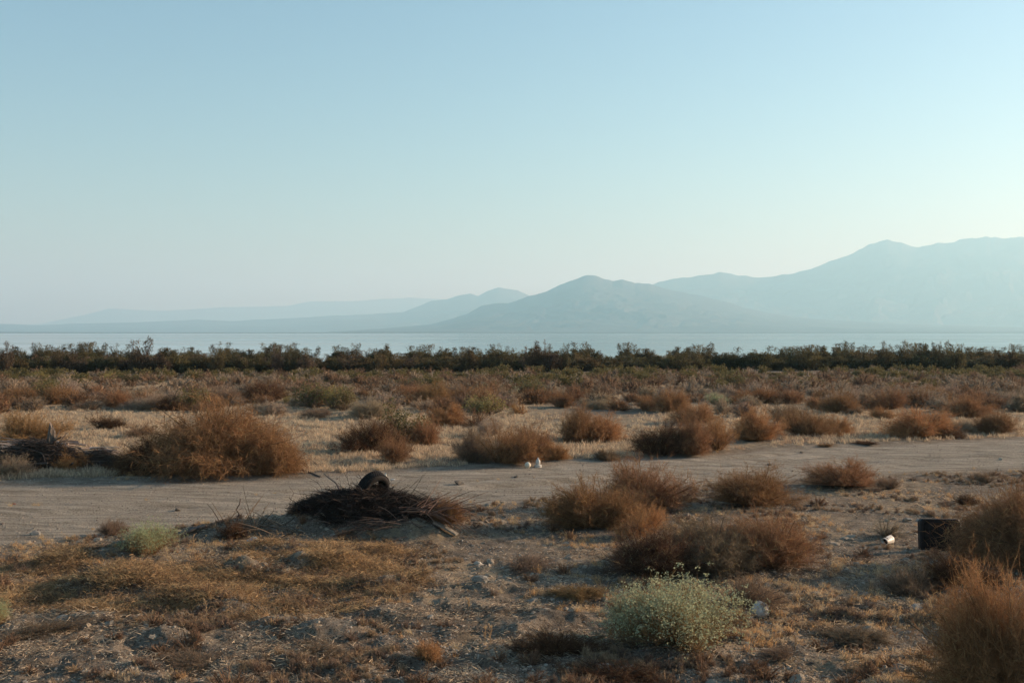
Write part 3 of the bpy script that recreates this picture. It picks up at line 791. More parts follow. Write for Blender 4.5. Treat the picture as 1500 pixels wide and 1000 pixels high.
# ------------------------------------------------------------ tamarisk trees along the shore
def tamarisk(seed, nb=26, loose=0.0, tall=1.0):
    """crown of upright plumes, height about 1 for radius about .6: (trunk acc, crown acc)"""
    r = np.random.default_rng(seed); tr, cr = Acc(), Acc()
    for i in range(nb):
        a = r.uniform(0, 6.28); rad = math.sqrt(r.uniform(0, 1)) * .52
        top = (1 - .55 * (rad / .55) ** 1.6) * r.uniform(.62, 1.0) if r.random() > loose * .4 else r.uniform(.9, 1.12)
        E = np.array([math.cos(a) * rad, math.sin(a) * rad, top]); R0 = np.array([math.cos(a), math.sin(a), 0]) * r.uniform(0, .09)
        C = np.array([E[0] * .75, E[1] * .75, top * .42])
        tube(tr, bez(R0, C, E, np.linspace(0, 1, 6)), np.linspace(.017, .004, 6), 4, r.uniform(.2, .6), cap=False)
        m = int(190 * (1 - .35 * loose))
        t = 1 - r.random(m) ** 1.35 * .88
        S = bez(R0, C, E, t) + r.normal(0, 1, (m, 3)) * (np.array([.075, .075, .035]) * (1.25 - .5 * t)[:, None])
        out = nrm(np.concatenate([S[:, :2] - E[:2] * .4, np.zeros((m, 1))], 1))
        D = nrm(out * .6 + r.normal(0, .55, (m, 3)) + [0, 0, .75]); L = r.uniform(.035, .095, (m, 1))
        S[:, 2] = np.maximum(S[:, 2], .02)
        tone = np.clip(r.normal(.45, .18, m) + .25 * r.normal(), 0, 1)
        blades(cr, S, S + D * L, r.uniform(.014, .028, m), tone, 0, r)
        blades(cr, S, S + nrm(D + r.normal(0, .5, (m, 3))) * L * .8, r.uniform(.013, .026, m), tone, 0, r)
    return tr, cr
TAM = []
for s, nb, lo in ((201, 24, 0), (202, 30, .2), (203, 22, .6), (204, 34, .1), (205, 20, .9), (206, 28, .4)):
    a, b = tamarisk(s, nb, lo); TAM.append((a.mesh('trunk', M_twig), b.mesh('crown', M_leaf)))
TREE_COL = [(.105, .088, .040), (.125, .092, .042), (.080, .074, .034), (.125, .088, .055), (.125, .105, .042), (.145, .108, .075)]
def base_row(px): return float(np.interp(px, [0, 300, 600, 1000, 1500], [549, 549, 546, 543, 543]))
def tree(px, wpx, top, kind, colour, label, group, back=0.0, base=None):
    by = base or base_row(px)
    x, y = G(px, by); y2 = y + back; x = x * y2 / y; y = y2
    z = gz(x, y)
    # height so that the top shows at photo row `top`
    dx, dy, dz = ray(px, top); zt = CAM_H + dz / dy * y
    H = max(zt - z, .8); R = wpx / 2 * y / FPX / .55
    t, c = TAM[kind]
    col = vary(TREE_COL[colour], .18)
    o = put_parts('tamarisk_tree', (x, y, z - .03), random.uniform(0, 6.28), (R, R, H), [('trunk', t), ('crown', c)], [(.10, .075, .055, 1), col])
    tag(o, label, 'tree', group); OCC.append((x, y, R * .6))
TG = 'tamarisk trees along the shore'
for a in [
 (205, 40, 498, 2, 3, 'tallest tree of the shore line, loose reddish crown near the left'), (8, 30, 505, 4, 3, 'thin topped tree at the very left of the shore line'), (85, 30, 511, 4, 1, 'tree with a small separate tip left of the tallest one'),
 (150, 40, 514, 3, 2, 'dark rounded tree just left of the tallest tree'), (235, 34, 513, 1, 3, 'tree against the right side of the tallest tree'), (318, 26, 509, 2, 0, 'narrow tree standing out right of the tallest one'),
 (404, 22, 510, 4, 5, 'bare grey topped tree with thin twigs above the line'), (425, 24, 510, 4, 2, 'dark forked tree right of the bare topped one'), (108, 50, 516, 1, 5, 'reddish brown wide tree at the left of the shore line'),
 (447, 36, 516, 1, 5, 'reddish brown tree right of the dark forked one'), (688, 34, 508, 1, 1, 'tree with a raised pointed crown before the middle of the lake'),
 (776, 22, 507, 2, 3, 'left spire of the tall dark cluster in the middle'), (794, 26, 503, 4, 3, 'tallest spire of the dark cluster in the middle'), (806, 40, 508, 3, 3, 'broad dark base of the cluster in the middle'), (827, 22, 507, 4, 0, 'right spire of the dark cluster in the middle'),
 (556, 24, 515, 2, 1, 'small pointed tree left of the middle'), (990, 40, 513, 2, 0, 'tree with an uneven crown right of the middle'), (1065, 44, 508, 3, 2, 'left half of the broad dark green dome'), (1105, 56, 507, 3, 2, 'right half of the broad dark green dome'),
 (1293, 26, 504, 4, 1, 'tree with a rounded tip above the line at the right'), (1324, 24, 503, 4, 1, 'tree with a leafy knot above the line at the right'), (1375, 26, 505, 4, 0, 'first of two sharp tips near the right end'), (1400, 34, 503, 2, 0, 'second of two sharp tips near the right end'),
 (1345, 60, 513, 3, 2, 'wide dark tree under the raised tips at the right'), (1480, 50, 511, 1, 1, 'last tree at the right edge of the picture'), (720, 34, 514, 1, 0, 'round tree between pointed crown and dark cluster'), (1180, 40, 514, 5, 0, 'rounded tree right of the broad dark dome')]:
    tree(*a[:5], a[5], TG)
top_line = lambda px: float(np.interp(px, [-300, 0, 60, 180, 260, 360, 480, 560, 640, 700, 760, 860, 950, 1050, 1120, 1200, 1300, 1500, 1900], [519, 519, 520, 519, 517, 519, 522, 521, 519, 518, 517, 517, 519, 515, 514, 516, 514, 516, 516]))
ZONES = [(-999, 205, 'left of the tallest tree'), (205, 425, 'tallest to forked tree'), (425, 688, 'forked tree to pointed crown'),
         (688, 830, 'around the dark spires'), (830, 1065, 'dark spires to broad dome'), (1065, 1293, 'broad dome to rounded tip'), (1293, 9999, 'right of the rounded tip')]
ROWN = ['front row', 'second row', 'back row']
CWORD = ['dusky green', 'olive brown', 'very dark green', 'reddish brown', 'olive green', 'grey brown']
for row, (step, back, dt) in enumerate(((21, 2.0, 5), (19, 7, 2), (18, 13, 1.5))):
    px = -70 + row * 7
    while px < 1570:
        big = random.random(); ci = random.choice([0, 0, 1, 2, 4, 4, 3 if px < 1000 else 2, 1, 5 if px < 1000 else 0])
        zn = next(z[2] for z in ZONES if z[0] <= px < z[1])
        lb = f'{CWORD[ci]} bushy tree, {ROWN[row]} of shore line, {zn}'
        tree(px, random.uniform(30, 50), top_line(px) + dt + random.uniform(-5, 5) - (5 if big > .9 else 0) + min(1.5, 4.5 * float(fbm(np.array([px / 70.]), np.array([row * 3.]), 3, 777)[0] * 2)), random.choice([0, 1, 3, 5, 5, 2, 0, 3]), ci, lb, f'{CWORD[ci]} {ROWN[row]} trees {zn}', back)
        px += step * random.uniform(.75, 1.3)
# the belt of trees goes on at both sides and behind
tn = 420
tx = np.concatenate([rng.uniform(-170, -55, tn // 2), rng.uniform(62, 190, tn // 2)]); ty = rng.uniform(96, 112, tn)
tx2 = rng.uniform(-60, 65, 130); ty2 = rng.uniform(108, 116, 130)
tx, ty = np.concatenate([tx, tx2]), np.concatenate([ty, ty2])
ts = np.stack([rng.uniform(1.8, 2.8, len(tx)), rng.uniform(1.8, 2.8, len(tx)), rng.uniform(1.7, 2.4, len(tx))], -1)
scatter('shore_woods', 'dense belt of tamarisk going on along the shore', np.stack([tx, ty, height(tx, ty)], -1), np.stack([tx * 0, tx * 0, rng.uniform(0, 6.28, len(tx))], -1), ts, [c for t, c in TAM], (.105, .086, .040, 1))

# ------------------------------------------------------------ ground cover
def tuft_mesh(seed, n, h, spread, w, lean=.35, curve=.25, gold=0.0, heads=0):
    r = np.random.default_rng(seed); a = Acc()
    A = np.concatenate([r.normal(0, spread * .35, (n, 2)), np.full((n, 1), -.02)], 1)
    d = nrm(np.stack([r.normal(0, lean, n), r.normal(0, lean, n), np.ones(n)], -1)); L = r.uniform(.35, 1, (n, 1)) * h
    M = A + d * L * .55; B = A + d * L + np.concatenate([r.normal(0, curve, (n, 2)), -abs(r.normal(0, curve * .7, (n, 1)))], 1) * L
    B[:, 2] = np.maximum(B[:, 2], .004)
    bent(a, A, M, B, w, np.clip(r.normal(.5, .25, n), 0, 1), (r.random(n) < gold) * .8, r)
    if heads:
        k = r.integers(0, n, heads); S = B[k]; blades(a, S - [0, 0, .012], S + r.normal(0, .006, (heads, 3)) + [0, 0, .02], w * 3, r.uniform(.5, 1, heads), .5, r)
    return a.mesh('grass_tuft', M_grass)
STUB = [tuft_mesh(s, 22, .22, .17, .012, .30, .2) for s in (401, 402, 403, 404)]
GOLD = [tuft_mesh(s, 46, .17, .09, .0042, .38, .25, .1, 10) for s in (411, 412, 413)]
HERB = []
for s in (421, 422, 423, 424):
    b, t = shrub_mesh(s, n1=26, n2=6, n3=5, w=.018, lobes=5, spread=.7, flat=.3, gold=.06, len3=(.08, .24))[:2]
    HERB.append(merged((b, t), 'herb'))
def matt_mesh(seed, n=170):
    """pressed down mat of long dry grass, strands running mostly one way"""
    r = np.random.default_rng(seed); a = Acc()
    A = np.concatenate([r.normal(0, .16, (n, 2)), r.uniform(0, .05, (n, 1))], 1)
    th = r.normal(0, .9, n) + r.integers(0, 2, n) * math.pi; L = r.uniform(.05, .14, (n, 1))
    d = np.stack([np.cos(th), np.sin(th) * .8, r.normal(.10, .22, n)], -1)
    M = A + d * L * .5 + [0, 0, .012]; B = A + d * L; B[:, 2] = np.maximum(B[:, 2] - .01, -.01)
    bent(a, A, M, B, .0055, np.clip(r.normal(.5, .26, n), 0, 1), (r.random(n) < .12) * .6, r)
    m = n // 5; A = np.concatenate([r.normal(0, .14, (m, 2)), np.zeros((m, 1))], 1)
    blades(a, A, A + nrm(r.normal(0, .5, (m, 3)) + [0, 0, .8]) * r.uniform(.05, .13, (m, 1)), .0045, r.uniform(.4, 1, m), .3, r)
    return a.mesh('grass_mat', M_grass)
MATT = [matt_mesh(s) for s in (431, 432, 433, 434)]

def stone_material():
    m, nt, bs, out = new_mat('stone')
    oc = N(nt, 'ShaderNodeObjectInfo'); tc = N(nt, 'ShaderNodeTexCoord').outputs['Object']
    n = noise(nt, 9, 5, .65, tc)
    c = mix(nt, 1.0, oc.outputs['Color'], ramp(nt, n.outputs['Fac'], [(.3, (.55, .53, .5)), (.7, (1.3, 1.28, 1.22))]).outputs[0], 'MULTIPLY')
    nt.links.new(c, bs.inputs['Base Color']); bs.inputs['Roughness'].default_value = .92; bs.inputs['Specular IOR Level'].default_value = .2
    bump_node(nt, bs, n.outputs['Fac'], .5, .02)
    return m
M_stone = stone_material()
def stone_mesh(seed, sub=1, amp=.28, flat=.65):
    import bmesh
    bm = bmesh.new(); bmesh.ops.create_icosphere(bm, subdivisions=sub, radius=1)
    r = np.random.default_rng(seed); V = np.array([v.co for v in bm.verts]); F = np.array([[v.index for v in f.verts] for f in bm.faces]); bm.free()
    s = r.uniform(0, 50)
    V = V * (1 + amp * fbm(V[:, 0] * 1.3 + s, V[:, 1] * 1.3 + V[:, 2] * 1.7 + s, 3, seed)[:, None] + r.normal(0, .05, (len(V), 1)))
    for k in range(3):      # a few broken faces
        nrmv = nrm(r.normal(size=3)); dd = V @ nrmv; lim = r.uniform(.55, .8); V = V - np.clip(dd - lim, 0, None)[:, None] * nrmv
    V[:, 2] *= flat
    return fast_mesh('stone', V, F, (M_stone,))
PEB = [stone_mesh(s, 1) for s in (441, 442, 443)]
CLOD = [stone_mesh(s, 2, .45, .6) for s in (451, 452, 453, 454)]

def ground_scatter(name, label, x, y, s, protos, color, tilt=.1, zvar=.3, sink=0.0):
    n = len(x); s = np.broadcast_to(s, (n,))
    rots, scl = std_rs(n, s, tilt, zvar)
    return scatter(name, label, np.stack([x, y, height(x, y) - sink * s], -1), rots, scl, protos, color)

# pale stubble on the open flat beyond the track
x, y = fan_points(70000, 22, 92, 1.6, .58)
t = road_uv(x, y)
k = (t > np.where(x < -6, 1.13, 1.04) + .05 * fbm(x / 1.2, y / 1.2, 2, 84)) & (rng.random(len(x)) < sstep(-.6, .25, fbm(x / 5, y / 8, 3, 81)) * (.35 + .65 * sstep(-.3, .3, fbm(x / .8, y / .8, 2, 83)))) & free_of(x, y, 0, .7)
x, y = x[k], y[k]; h = rng.random(len(x))
ground_scatter('stubble', 'short pale straw stubble covering the flat beyond the track', x[h < .62], y[h < .62], .95, STUB, (.54, .435, .305, 1), .12)
ground_scatter('stubble', 'greyer stubble mixed into the pale straw', x[h >= .62], y[h >= .62], .85, STUB, (.38, .29, .205, 1), .2)
# golden tufts and low dead herbs on the near side
x, y = fan_points(26000, 9.5, 31, 1.4, .60); t = road_uv(x, y)
clump = fbm(x / 1.1, y / .9, 3, 501); big = fbm(x / 4, y / 3, 2, 502)
k = (t < -.03) & (rng.random(len(x)) < .8 * sstep(.02, .5, clump + .5 * big + .28 * (x > .8) - .45 * ((x < .5) & (y < 14.4)) - .1)) & free_of(x, y, 0, .75)
g = rng.random(len(x)) < .42
ground_scatter('golden_grass', 'small golden grass tufts dotted over the near ground', x[k & g], y[k & g], .62, GOLD, (.48, .30, .15, 1), .25, .5)
ground_scatter('straw_grass', 'pale straw tufts dotted over the near ground', x[k & ~g], y[k & ~g], .6, GOLD, (.50, .40, .27, 1), .3, .5)
x, y = fan_points(24000, 9.5, 31, 1.5, .60); t = road_uv(x, y); clump = fbm(x / 1.6, y / 1.2, 3, 511)
k = (t < -.02) & (rng.random(len(x)) < .85 * sstep(-.05, .45, clump)) & free_of(x, y, 0, .7)
h = rng.random(len(x))
ground_scatter('dead_herbs', 'low grey brown dead herbs between the tufts', x[k & (h < .5)], y[k & (h < .5)], .085, HERB, (.22, .155, .115, 1), .15, .5)
x3, y3 = fan_points(480, 9.5, 30, 1.3, .6); k3 = (road_uv(x3, y3) < -.03) & (fbm(x3 / 2.2, y3 / 1.6, 3, 515) > .02) & free_of(x3, y3, 0, .7)
ground_scatter('dead_herbs', 'taller brown dead herbs in loose patches', x3[k3], y3[k3], .17, HERB, (.20, .125, .08, 1), .15, .45)
ground_scatter('dead_herbs', 'low straw coloured dead herbs between the tufts', x[k & (h >= .5)], y[k & (h >= .5)], .085, HERB, (.36, .26, .165, 1), .15, .5)
# grass fringes along the track
x, y = fan_points(9000, 14, 42, 1.2, .6); t = road_uv(x, y)
k = ((np.abs(t - 1.06) < .06) | (np.abs(t + .06) < .05)) & (rng.random(len(x)) < .6 * sstep(-.2, .3, fbm(x / 1.5, y / 1.5, 2, 521)))
k = k | ((np.abs(t - .53) < .03) & (rng.random(len(x)) < .12)) | ((t > -.1) & (t < .12) & (rng.random(len(x)) < .12))
ground_scatter('track_grass', 'dry grass fringe on both edges of the track', x[k], y[k], .6, GOLD, (.47, .34, .19, 1), .2, .4)
# the matted golden heaps
mx, my, mr = [], [], []
for (bx, by, wx, wy, bh, r_) in BUMPS[5:17]:
    n = int(750 * wx * (wy + .2)) + 30
    a = rng.uniform(0, 6.28, n); q = np.sqrt(rng.random(n)) * 1.3
    mx.append(bx + np.cos(a) * q * wx); my.append(by + np.sin(a) * q * (wy + .12))
for (cpx, cpy, wpx, hpx, n) in ((300, 842, 520, 50, 300), (150, 880, 330, 50, 200), (480, 850, 200, 60, 120), (400, 895, 260, 30, 120)):
    a = rng.uniform(0, 6.28, n); q = np.sqrt(rng.random(n))
    P_ = np.array([G(cpx + math.cos(aa) * qq * wpx / 2, cpy + math.sin(aa) * qq * hpx / 2) for aa, qq in zip(a, q)]); mx.append(P_[:, 0]); my.append(P_[:, 1])
mx, my = np.concatenate(mx), np.concatenate(my)
k = (fbm(mx / .5, my / .3, 3, 531) > .06) & free_of(mx, my, .2, 1.35) & (road_uv(mx, my) < -.06)
mx, my = mx[k], my[k]; n = len(mx); h = rng.random(n)
for lo, hi, col in ((0, .4, (.46, .315, .17, 1)), (.4, .7, (.28, .185, .105, 1)), (.7, 1.01, (.15, .10, .062, 1))):  # mat colours: gold for highlights, browns standing in for shaded hollows
    s_ = (h >= lo) & (h < hi); m = s_.sum(); rots, scl = std_rs(m, .85, .16, .35); rots[:, 2] = rng.normal(0, .7, m)
    scatter('matted_grass', 'matted golden dry grass lying over the heaps', np.stack([mx[s_], my[s_], height(mx[s_], my[s_])], -1), rots, scl, MATT, col)
# straw bits and broken twigs lying flat
def litter_mesh(seed, n=16):
    r = np.random.default_rng(seed); a = Acc(); A = np.concatenate([r.normal(0, .10, (n, 2)), r.uniform(.004, .02, (n, 1))], 1)
    th = r.uniform(0, 6.28, n); L = r.uniform(.03, .09, (n, 1)); B = A + np.stack([np.cos(th), np.sin(th), r.normal(0.05, .2, n)], -1) * L
    blades(a, A, B, .007, np.clip(r.normal(.5, .25, n), 0, 1), 0, r); return a.mesh('litter', M_grass)
LIT = [litter_mesh(s) for s in (461, 462, 463)]
x, y = fan_points(46000, 9.5, 34, 1.8, .6); t = road_uv(x, y)
k = (t < -.02) & (rng.random(len(x)) < .12 + .8 * sstep(.0, .45, fbm(x / 1.4, y / 1.1, 3, 536))); h = rng.random(len(x))
ground_scatter('straw_litter', 'pale bits of straw lying flat on the near ground', x[k & (h < .6)], y[k & (h < .6)], 1.0, LIT, (.46, .375, .27, 1), .1, .4)
ground_scatter('straw_litter', 'dark broken twigs lying flat on the near ground', x[k & (h >= .6)], y[k & (h >= .6)], 1.0, LIT, (.12, .085, .062, 1), .1, .4)
# gravel, crumbs and clods
x, y = fan_points(130000, 9.5, 38, 1.8, .6); t = road_uv(x, y)
k = (rng.random(len(x)) < np.where((t > 0) & (t < 1), .75, .8) * (.3 + .7 * sstep(-.3, .3, fbm(x / 1.2, y / 1.2, 3, 541)))) & (t < 1.2)
x, y = x[k], y[k]; s = .008 + .020 * rng.random(len(x)) ** 3; h = rng.random(len(x))
for lo, hi, col, lb in ((0, .45, (.33, .285, .23, 1), 'sand coloured'), (.45, .75, (.16, .13, .11, 1), 'dark'), (.75, 1.1, (.38, .34, .29, 1), 'pale')):
    m = (h >= lo) & (h < hi)
    ground_scatter('gravel', f'{lb} gravel crumbs strewn over the ground', x[m], y[m], s[m], PEB, col, .5, .3, .2)
x, y = fan_points(5200, 9.5, 26, 1.6, .6); t = road_uv(x, y)
k = ((t < -.02) & (rng.random(len(x)) < sstep(.0, .5, fbm(x / 1.5, y / 1.2, 3, 551)))) | ((np.abs(t + .02) < .04))
ground_scatter('clods', 'crusty earth clods on the near ground', x[k], y[k], .03 + .05 * rng.random(k.sum()) ** 2, CLOD, (.30, .255, .20, 1), .4, .35, .25)
# clods over the spoil heap
bx, by, wx, wy = BUMPS[0][:4]
x = bx + rng.normal(0, .75 * wx, 500); y = by + rng.normal(0, .6 * wy, 500)
ground_scatter('clods', 'earth clods on the spoil heap', x, y, .02 + .05 * rng.random(500) ** 2, CLOD, (.26, .22, .175, 1), .4, .35, .2)

# ------------------------------------------------------------ single stones
def stone(px, py, wpx, col, label):
    x, y, z = drop(px, py); s = wpx / 2 * y / FPX
    o = link('stone', random.choice(CLOD)); o.location = (x, y, z + s * .15); o.scale = (s, s * .8, s * .9); o.rotation_euler = (random.uniform(-.3, .3), random.uniform(-.3, .3), random.uniform(0, 6.28)); o.color = col
    tag(o, label, 'stone', 'single stones')
GREY, PALE, DARKS = (.27, .25, .22, 1), (.50, .46, .40, 1), (.14, .12, .10, 1)
for a in [(705, 853, 30, GREY, 'largest grey rock on the ground below the brush pile'), (700, 826, 14, PALE, 'small pale stone above the largest grey rock'), (780, 882, 18, GREY, 'angular stone right of the largest grey rock'),
          (52, 783, 16, GREY, 'stone at the near track edge on the left'), (1466, 673, 7, PALE, 'white stone lying on the track at the right'), (1174, 663, 6, DARKS, 'dark stone on the far half of the track'), (1127, 681, 7, DARKS, 'dark stone in the middle of the track'),
          (1405, 643, 7, PALE, 'pale stone on the far track edge at the right'), (1310, 761, 12, GREY, 'first stone of a small row left of the black panel'), (1330, 762, 14, GREY, 'middle stone of a small row left of the black panel'), (1345, 763, 10, GREY, 'last stone of a small row left of the black panel'),
          (755, 699, 7, DARKS, 'dark stone on the track below the white litter'), (672, 709, 14, DARKS, 'low dark lump on the track right of the tyre'), (20, 739, 7, (.25, .10, .07, 1), 'reddish scrap of stone on the track at the left'), (260, 748, 12, DARKS, 'dark lump on the track above the sage plant'),
          (1342, 893, 24, GREY, 'flat grey stone in the hollow left of the corner bush'), (630, 905, 14, GREY, 'stone on the edge of the small hummock'), (90, 908, 20, GREY, 'stone in the lower left hollow')]: stone(*a)

# ------------------------------------------------------------ spoil heap: brush, fronds, tyre
def plain_mat(name, c, rough=.8, spec=.3, nscale=6.0, var=.35, bumpd=.004):
    m, nt, bs, out = new_mat(name); tc = N(nt, 'ShaderNodeTexCoord').outputs['Object']
    n = noise(nt, nscale, 6, .65, tc)
    k = ramp(nt, n.outputs['Fac'], [(.3, (1 - var,) * 3), (.7, (1 + var,) * 3)])
    nt.links.new(mix(nt, 1.0, tuple(c) + (1,), k.outputs[0], 'MULTIPLY'), bs.inputs['Base Color'])
    bs.inputs['Roughness'].default_value = rough; bs.inputs['Specular IOR Level'].default_value = spec
    bump_node(nt, bs, n.outputs['Fac'], .6, bumpd)
    return m
M_wood = plain_mat('weathered_wood', (.13, .105, .085), .9, .15, 30, .45, .01)
M_stick = twig_material('dead_sticks', .85, trans=0.0)
def stick_mesh(seed, bends=5, L=1.0, r0=.012, r1=.004, wob=.10, forks=2, splay=.7):
    r = np.random.default_rng(seed); a = Acc()
    p = np.zeros((bends + 1, 3)); d = np.array([1.0, 0, 0])
    for i in range(bends):
        d = nrm(d + r.normal(0, wob * 1.6, 3)); p[i + 1] = p[i] + d * L / bends
    tube(a, p, np.linspace(r0, r1, bends + 1), 5, r.uniform(.3, .8))
    for f in range(forks):
        i = r.integers(1, bends); q = [p[i]]; dd = nrm(p[i + 1] - p[i] + r.normal(0, splay, 3))
        for _ in range(3): dd = nrm(dd + r.normal(0, wob * 1.5, 3)); q.append(q[-1] + dd * L * r.uniform(.08, .16))
        tube(a, q, np.linspace(r0 * .6, r1 * .6, 4), 4, r.uniform(.3, .8))
    return a.mesh('branch', M_stick)
STICKS = [stick_mesh(s, forks=f, wob=w, r0=.008, r1=.003, splay=.5) for s, f, w in ((601, 2, .1), (602, 3, .16), (603, 1, .06), (604, 3, .2), (605, 0, .08), (606, 2, .12))]
STICKS_THICK = [stick_mesh(s, forks=f, wob=w, r0=.026, r1=.010) for s, f, w in ((611, 1, .05), (612, 2, .08), (613, 0, .05), (614, 1, .09))]
def orient(o, p, d, L, thick=1.0):
    d = Vector(d).normalized(); o.location = p; o.rotation_mode = 'QUATERNION'
    o.rotation_quaternion = d.to_track_quat('X', 'Z') @ __import__('mathutils').Quaternion((1, 0, 0), random.uniform(0, 6.28))
    o.scale = (L, L, L)

def brush_pile(cx, cy, w, dep, n_ind, n_mass, name, label, cat, seed, lenr=(.5, 1.2), mound=0.0, col=(.12, .085, .062), thick=1.2, axis=0.0, splay=.6, lift=.25):
    r = random.Random(seed); root = empty(name, (cx, cy, gz(cx, cy)))
    tag(root, label, cat, None)
    zr = root.location.z
    def one():
        a, q = r.uniform(0, 6.28), math.sqrt(r.random())
        x, y = cx + math.cos(a) * q * w / 2, cy + math.sin(a) * q * dep / 2
        z = gz(x, y) + mound * (1 - q * q) * r.uniform(.15, 1)
        th = axis + r.gauss(0, splay) + (math.pi if r.random() < .5 else 0)
        d = (math.cos(th), math.sin(th), r.gauss(.0, .22) + (lift * (math.cos(th) * (x - cx) > 0) - lift * .5))
        L = r.uniform(*lenr)
        dv = Vector(d).normalized()
        return (x - dv.x * L * .5, y - dv.y * L * .5, max(z - dv.z * L * .5, gz(x - dv.x * L * .5, y - dv.y * L * .5) + .01)), d, L
    for i in range(n_ind):
        p, d, L = one(); o = link('branch', r.choice(STICKS_THICK if thick > 1.5 and r.random() < .6 else STICKS), root)
        orient(o, (p[0] - cx, p[1] - cy, p[2] - zr + .03), d, L, thick * r.uniform(.9, 1.9)); k = r.uniform(.7, 2.0); o.color = (col[0] * k, col[1] * k, col[2] * k, 1)
    # the thin stuff inside the pile, too much to pick apart
    A = Acc(); rr = np.random.default_rng(seed)
    n = n_mass; a = rr.uniform(0, 6.28, n); q = np.sqrt(rr.random(n)); x = np.cos(a) * q * w / 2; y = np.sin(a) * q * dep / 2
    z = height(x + cx, y + cy) - zr + mound * (1 - q * q) * rr.uniform(0, .95, n)
    th = axis + rr.normal(0, splay * 1.1, n); L = rr.uniform(.15, .6, n)[:, None]
    D = nrm(np.stack([np.cos(th), np.sin(th), rr.normal(.05, .3, n)], -1)); S = np.stack([x, y, z], -1) - D * L * .5
    S[:, 2] = np.maximum(S[:, 2], height(S[:, 0] + cx, S[:, 1] + cy) - zr)
    bent(A, S, S + D * L * .5 + rr.normal(0, .03, (n, 3)), S + D * L, .008, np.clip(rr.normal(.4, .25, n), 0, 1), 0, rr)
    m = link('brushwood', A.mesh('brushwood', M_stick), root); m.color = (col[0], col[1], col[2], 1); m['kind'] = 'stuff'
    return root
hx, hy = G(575, 772)
pile = brush_pile(hx - .25, hy - .1, 2.9, 1.5, 170, 26000, 'brush_pile', 'dark heap of dead branches and palm fronds thrown on the dirt mound', 'brush pile', 71, (.4, 1.0), .22, (.042, .030, .024), 1.0, .1, .8, .0)
def fan_of_fronds(root, base_px, base_py, n, th0, th1, lr, up, seed, col, thick=1.2, zoff=.1, spread=.25):
    """curved dead frond ribs fanning out of one butt, each one a child of root"""
    r = random.Random(seed); bx, by, bz = drop(base_px, base_py)
    for i in range(n):
        A = Acc(); th = r.uniform(th0, th1); L = r.uniform(*lr); u = r.uniform(*up)
        s = np.array([r.gauss(0, spread), r.gauss(0, spread * .6), zoff + r.uniform(-.06, .08)])
        d = np.array([math.cos(th), math.sin(th), u]); t = np.linspace(0, 1, 6)[:, None]
        pts = s + d * L * t + np.array([0, 0, -.35 * L]) * t ** 2 * r.uniform(.2, 1.1) + np.array([-math.sin(th), math.cos(th), 0]) * r.gauss(0, .12) * L * t ** 2
        base = np.array([bx - root.location.x, by - root.location.y, bz - root.location.z])
        pts = pts + base
        pts[:, 2] = np.maximum(pts[:, 2], height(pts[:, 0] + root.location.x, pts[:, 1] + root.location.y) - root.location.z + .01)
        tube(A, pts, np.linspace(.011 * thick, .004 * thick, 6), 4, r.uniform(.2, .9))
        o = link('frond', A.mesh('frond', M_stick), root); k = r.uniform(.6, 1.9); o.color = (col[0] * k, col[1] * k, col[2] * k, 1)
fan_of_fronds(pile, 628, 765, 110, -1.0, 1.2, (.3, .75), (-.35, .75), 5, (.13, .075, .052), .8, .20)
fan_of_fronds(pile, 560, 785, 60, 2.4, 4.1, (.3, .7), (-.2, .35), 6, (.06, .043, .034), .7, .22, .4)
fan_of_fronds(pile, 410, 782, 26, 1.0, 4.0, (.3, .75), (.0, .6), 8, (.11, .075, .05), .9, .04, .3)
fan_of_fronds(pile, 350, 782, 34, .2, 3.0, (.2, .5), (.3, 1.6), 9, (.12, .08, .05), .8, .02, .25)
# broken pale frond butts on the pile
for (px, py, L, th, u) in ((592, 752, .22, .5, .5), (594, 746, .24, .55, .5)):
    x, y, z = drop(px, 790); A = Acc(); y2 = hy - .35; x2 = (px - 750) / FPX * y2
    zz = CAM_H + ray(px, py)[2] / ray(px, py)[1] * y2
    d = np.array([math.cos(th), 0, u]); base = np.array([x2, y2, zz]) - np.array(pile.location)
    tube(A, [base, base + d * L * .5, base + d * L], [.022, .024, .008], 6, .9)
    o = link('frond_butt', A.mesh('frond_butt', M_stick), pile); o.color = (.42, .34, .26, 1)

def world_at(px, py, y):
    d = ray(px, py); k = y / d[1]
    return np.array([d[0] * k, y, CAM_H + d[2] * k])
def stick_px(pts, rad, name, label, cat, col, y, group=None):
    """a stick through photo points at the distance y, its foot on the ground"""
    P3 = [world_at(a, b, y + c) for a, b, c in pts]; base = P3[0]; P3[0] = np.array([P3[0][0], P3[0][1], min(P3[0][2], gz(P3[0][0], P3[0][1]) + .0)])
    A = Acc(); tube(A, np.array(P3) - np.array(base), np.linspace(rad[0], rad[1], len(P3)), 7, .5)
    o = link(name, A.mesh(name, M_stick)); o.location = base; o.color = col + (1,)
    tag(o, label, cat, group)
yb = G(0, 783)[1]
stick_px([(352, 776, 0), (347, 764, 0), (350, 752, .05), (346, 746, .05), (351, 738, .05), (352, 730, .1)], (.016, .008), 'stick', 'dark crooked stick standing in the left tail of the heap', 'stick', (.09, .06, .045), yb)
stick_px([(325, 770, 0), (318, 757, .1), (311, 746, .15), (303, 737, .2)], (.012, .004), 'stick', 'thin stick leaning left of the crooked one', 'stick', (.12, .09, .07), yb)
stick_px([(508, 719, 0), (492, 707, .15), (480, 698, .3), (474, 693, .35)], (.022, .008), 'stick', 'grey branch pointing up left from the tyre over the track', 'branch', (.16, .13, .11), hy + .25)
stick_px([(545, 724, 0), (531, 703, .1), (525, 694, .15)], (.014, .006), 'stick', 'short stick sticking up behind the tyre', 'stick', (.14, .11, .09), hy + .45)
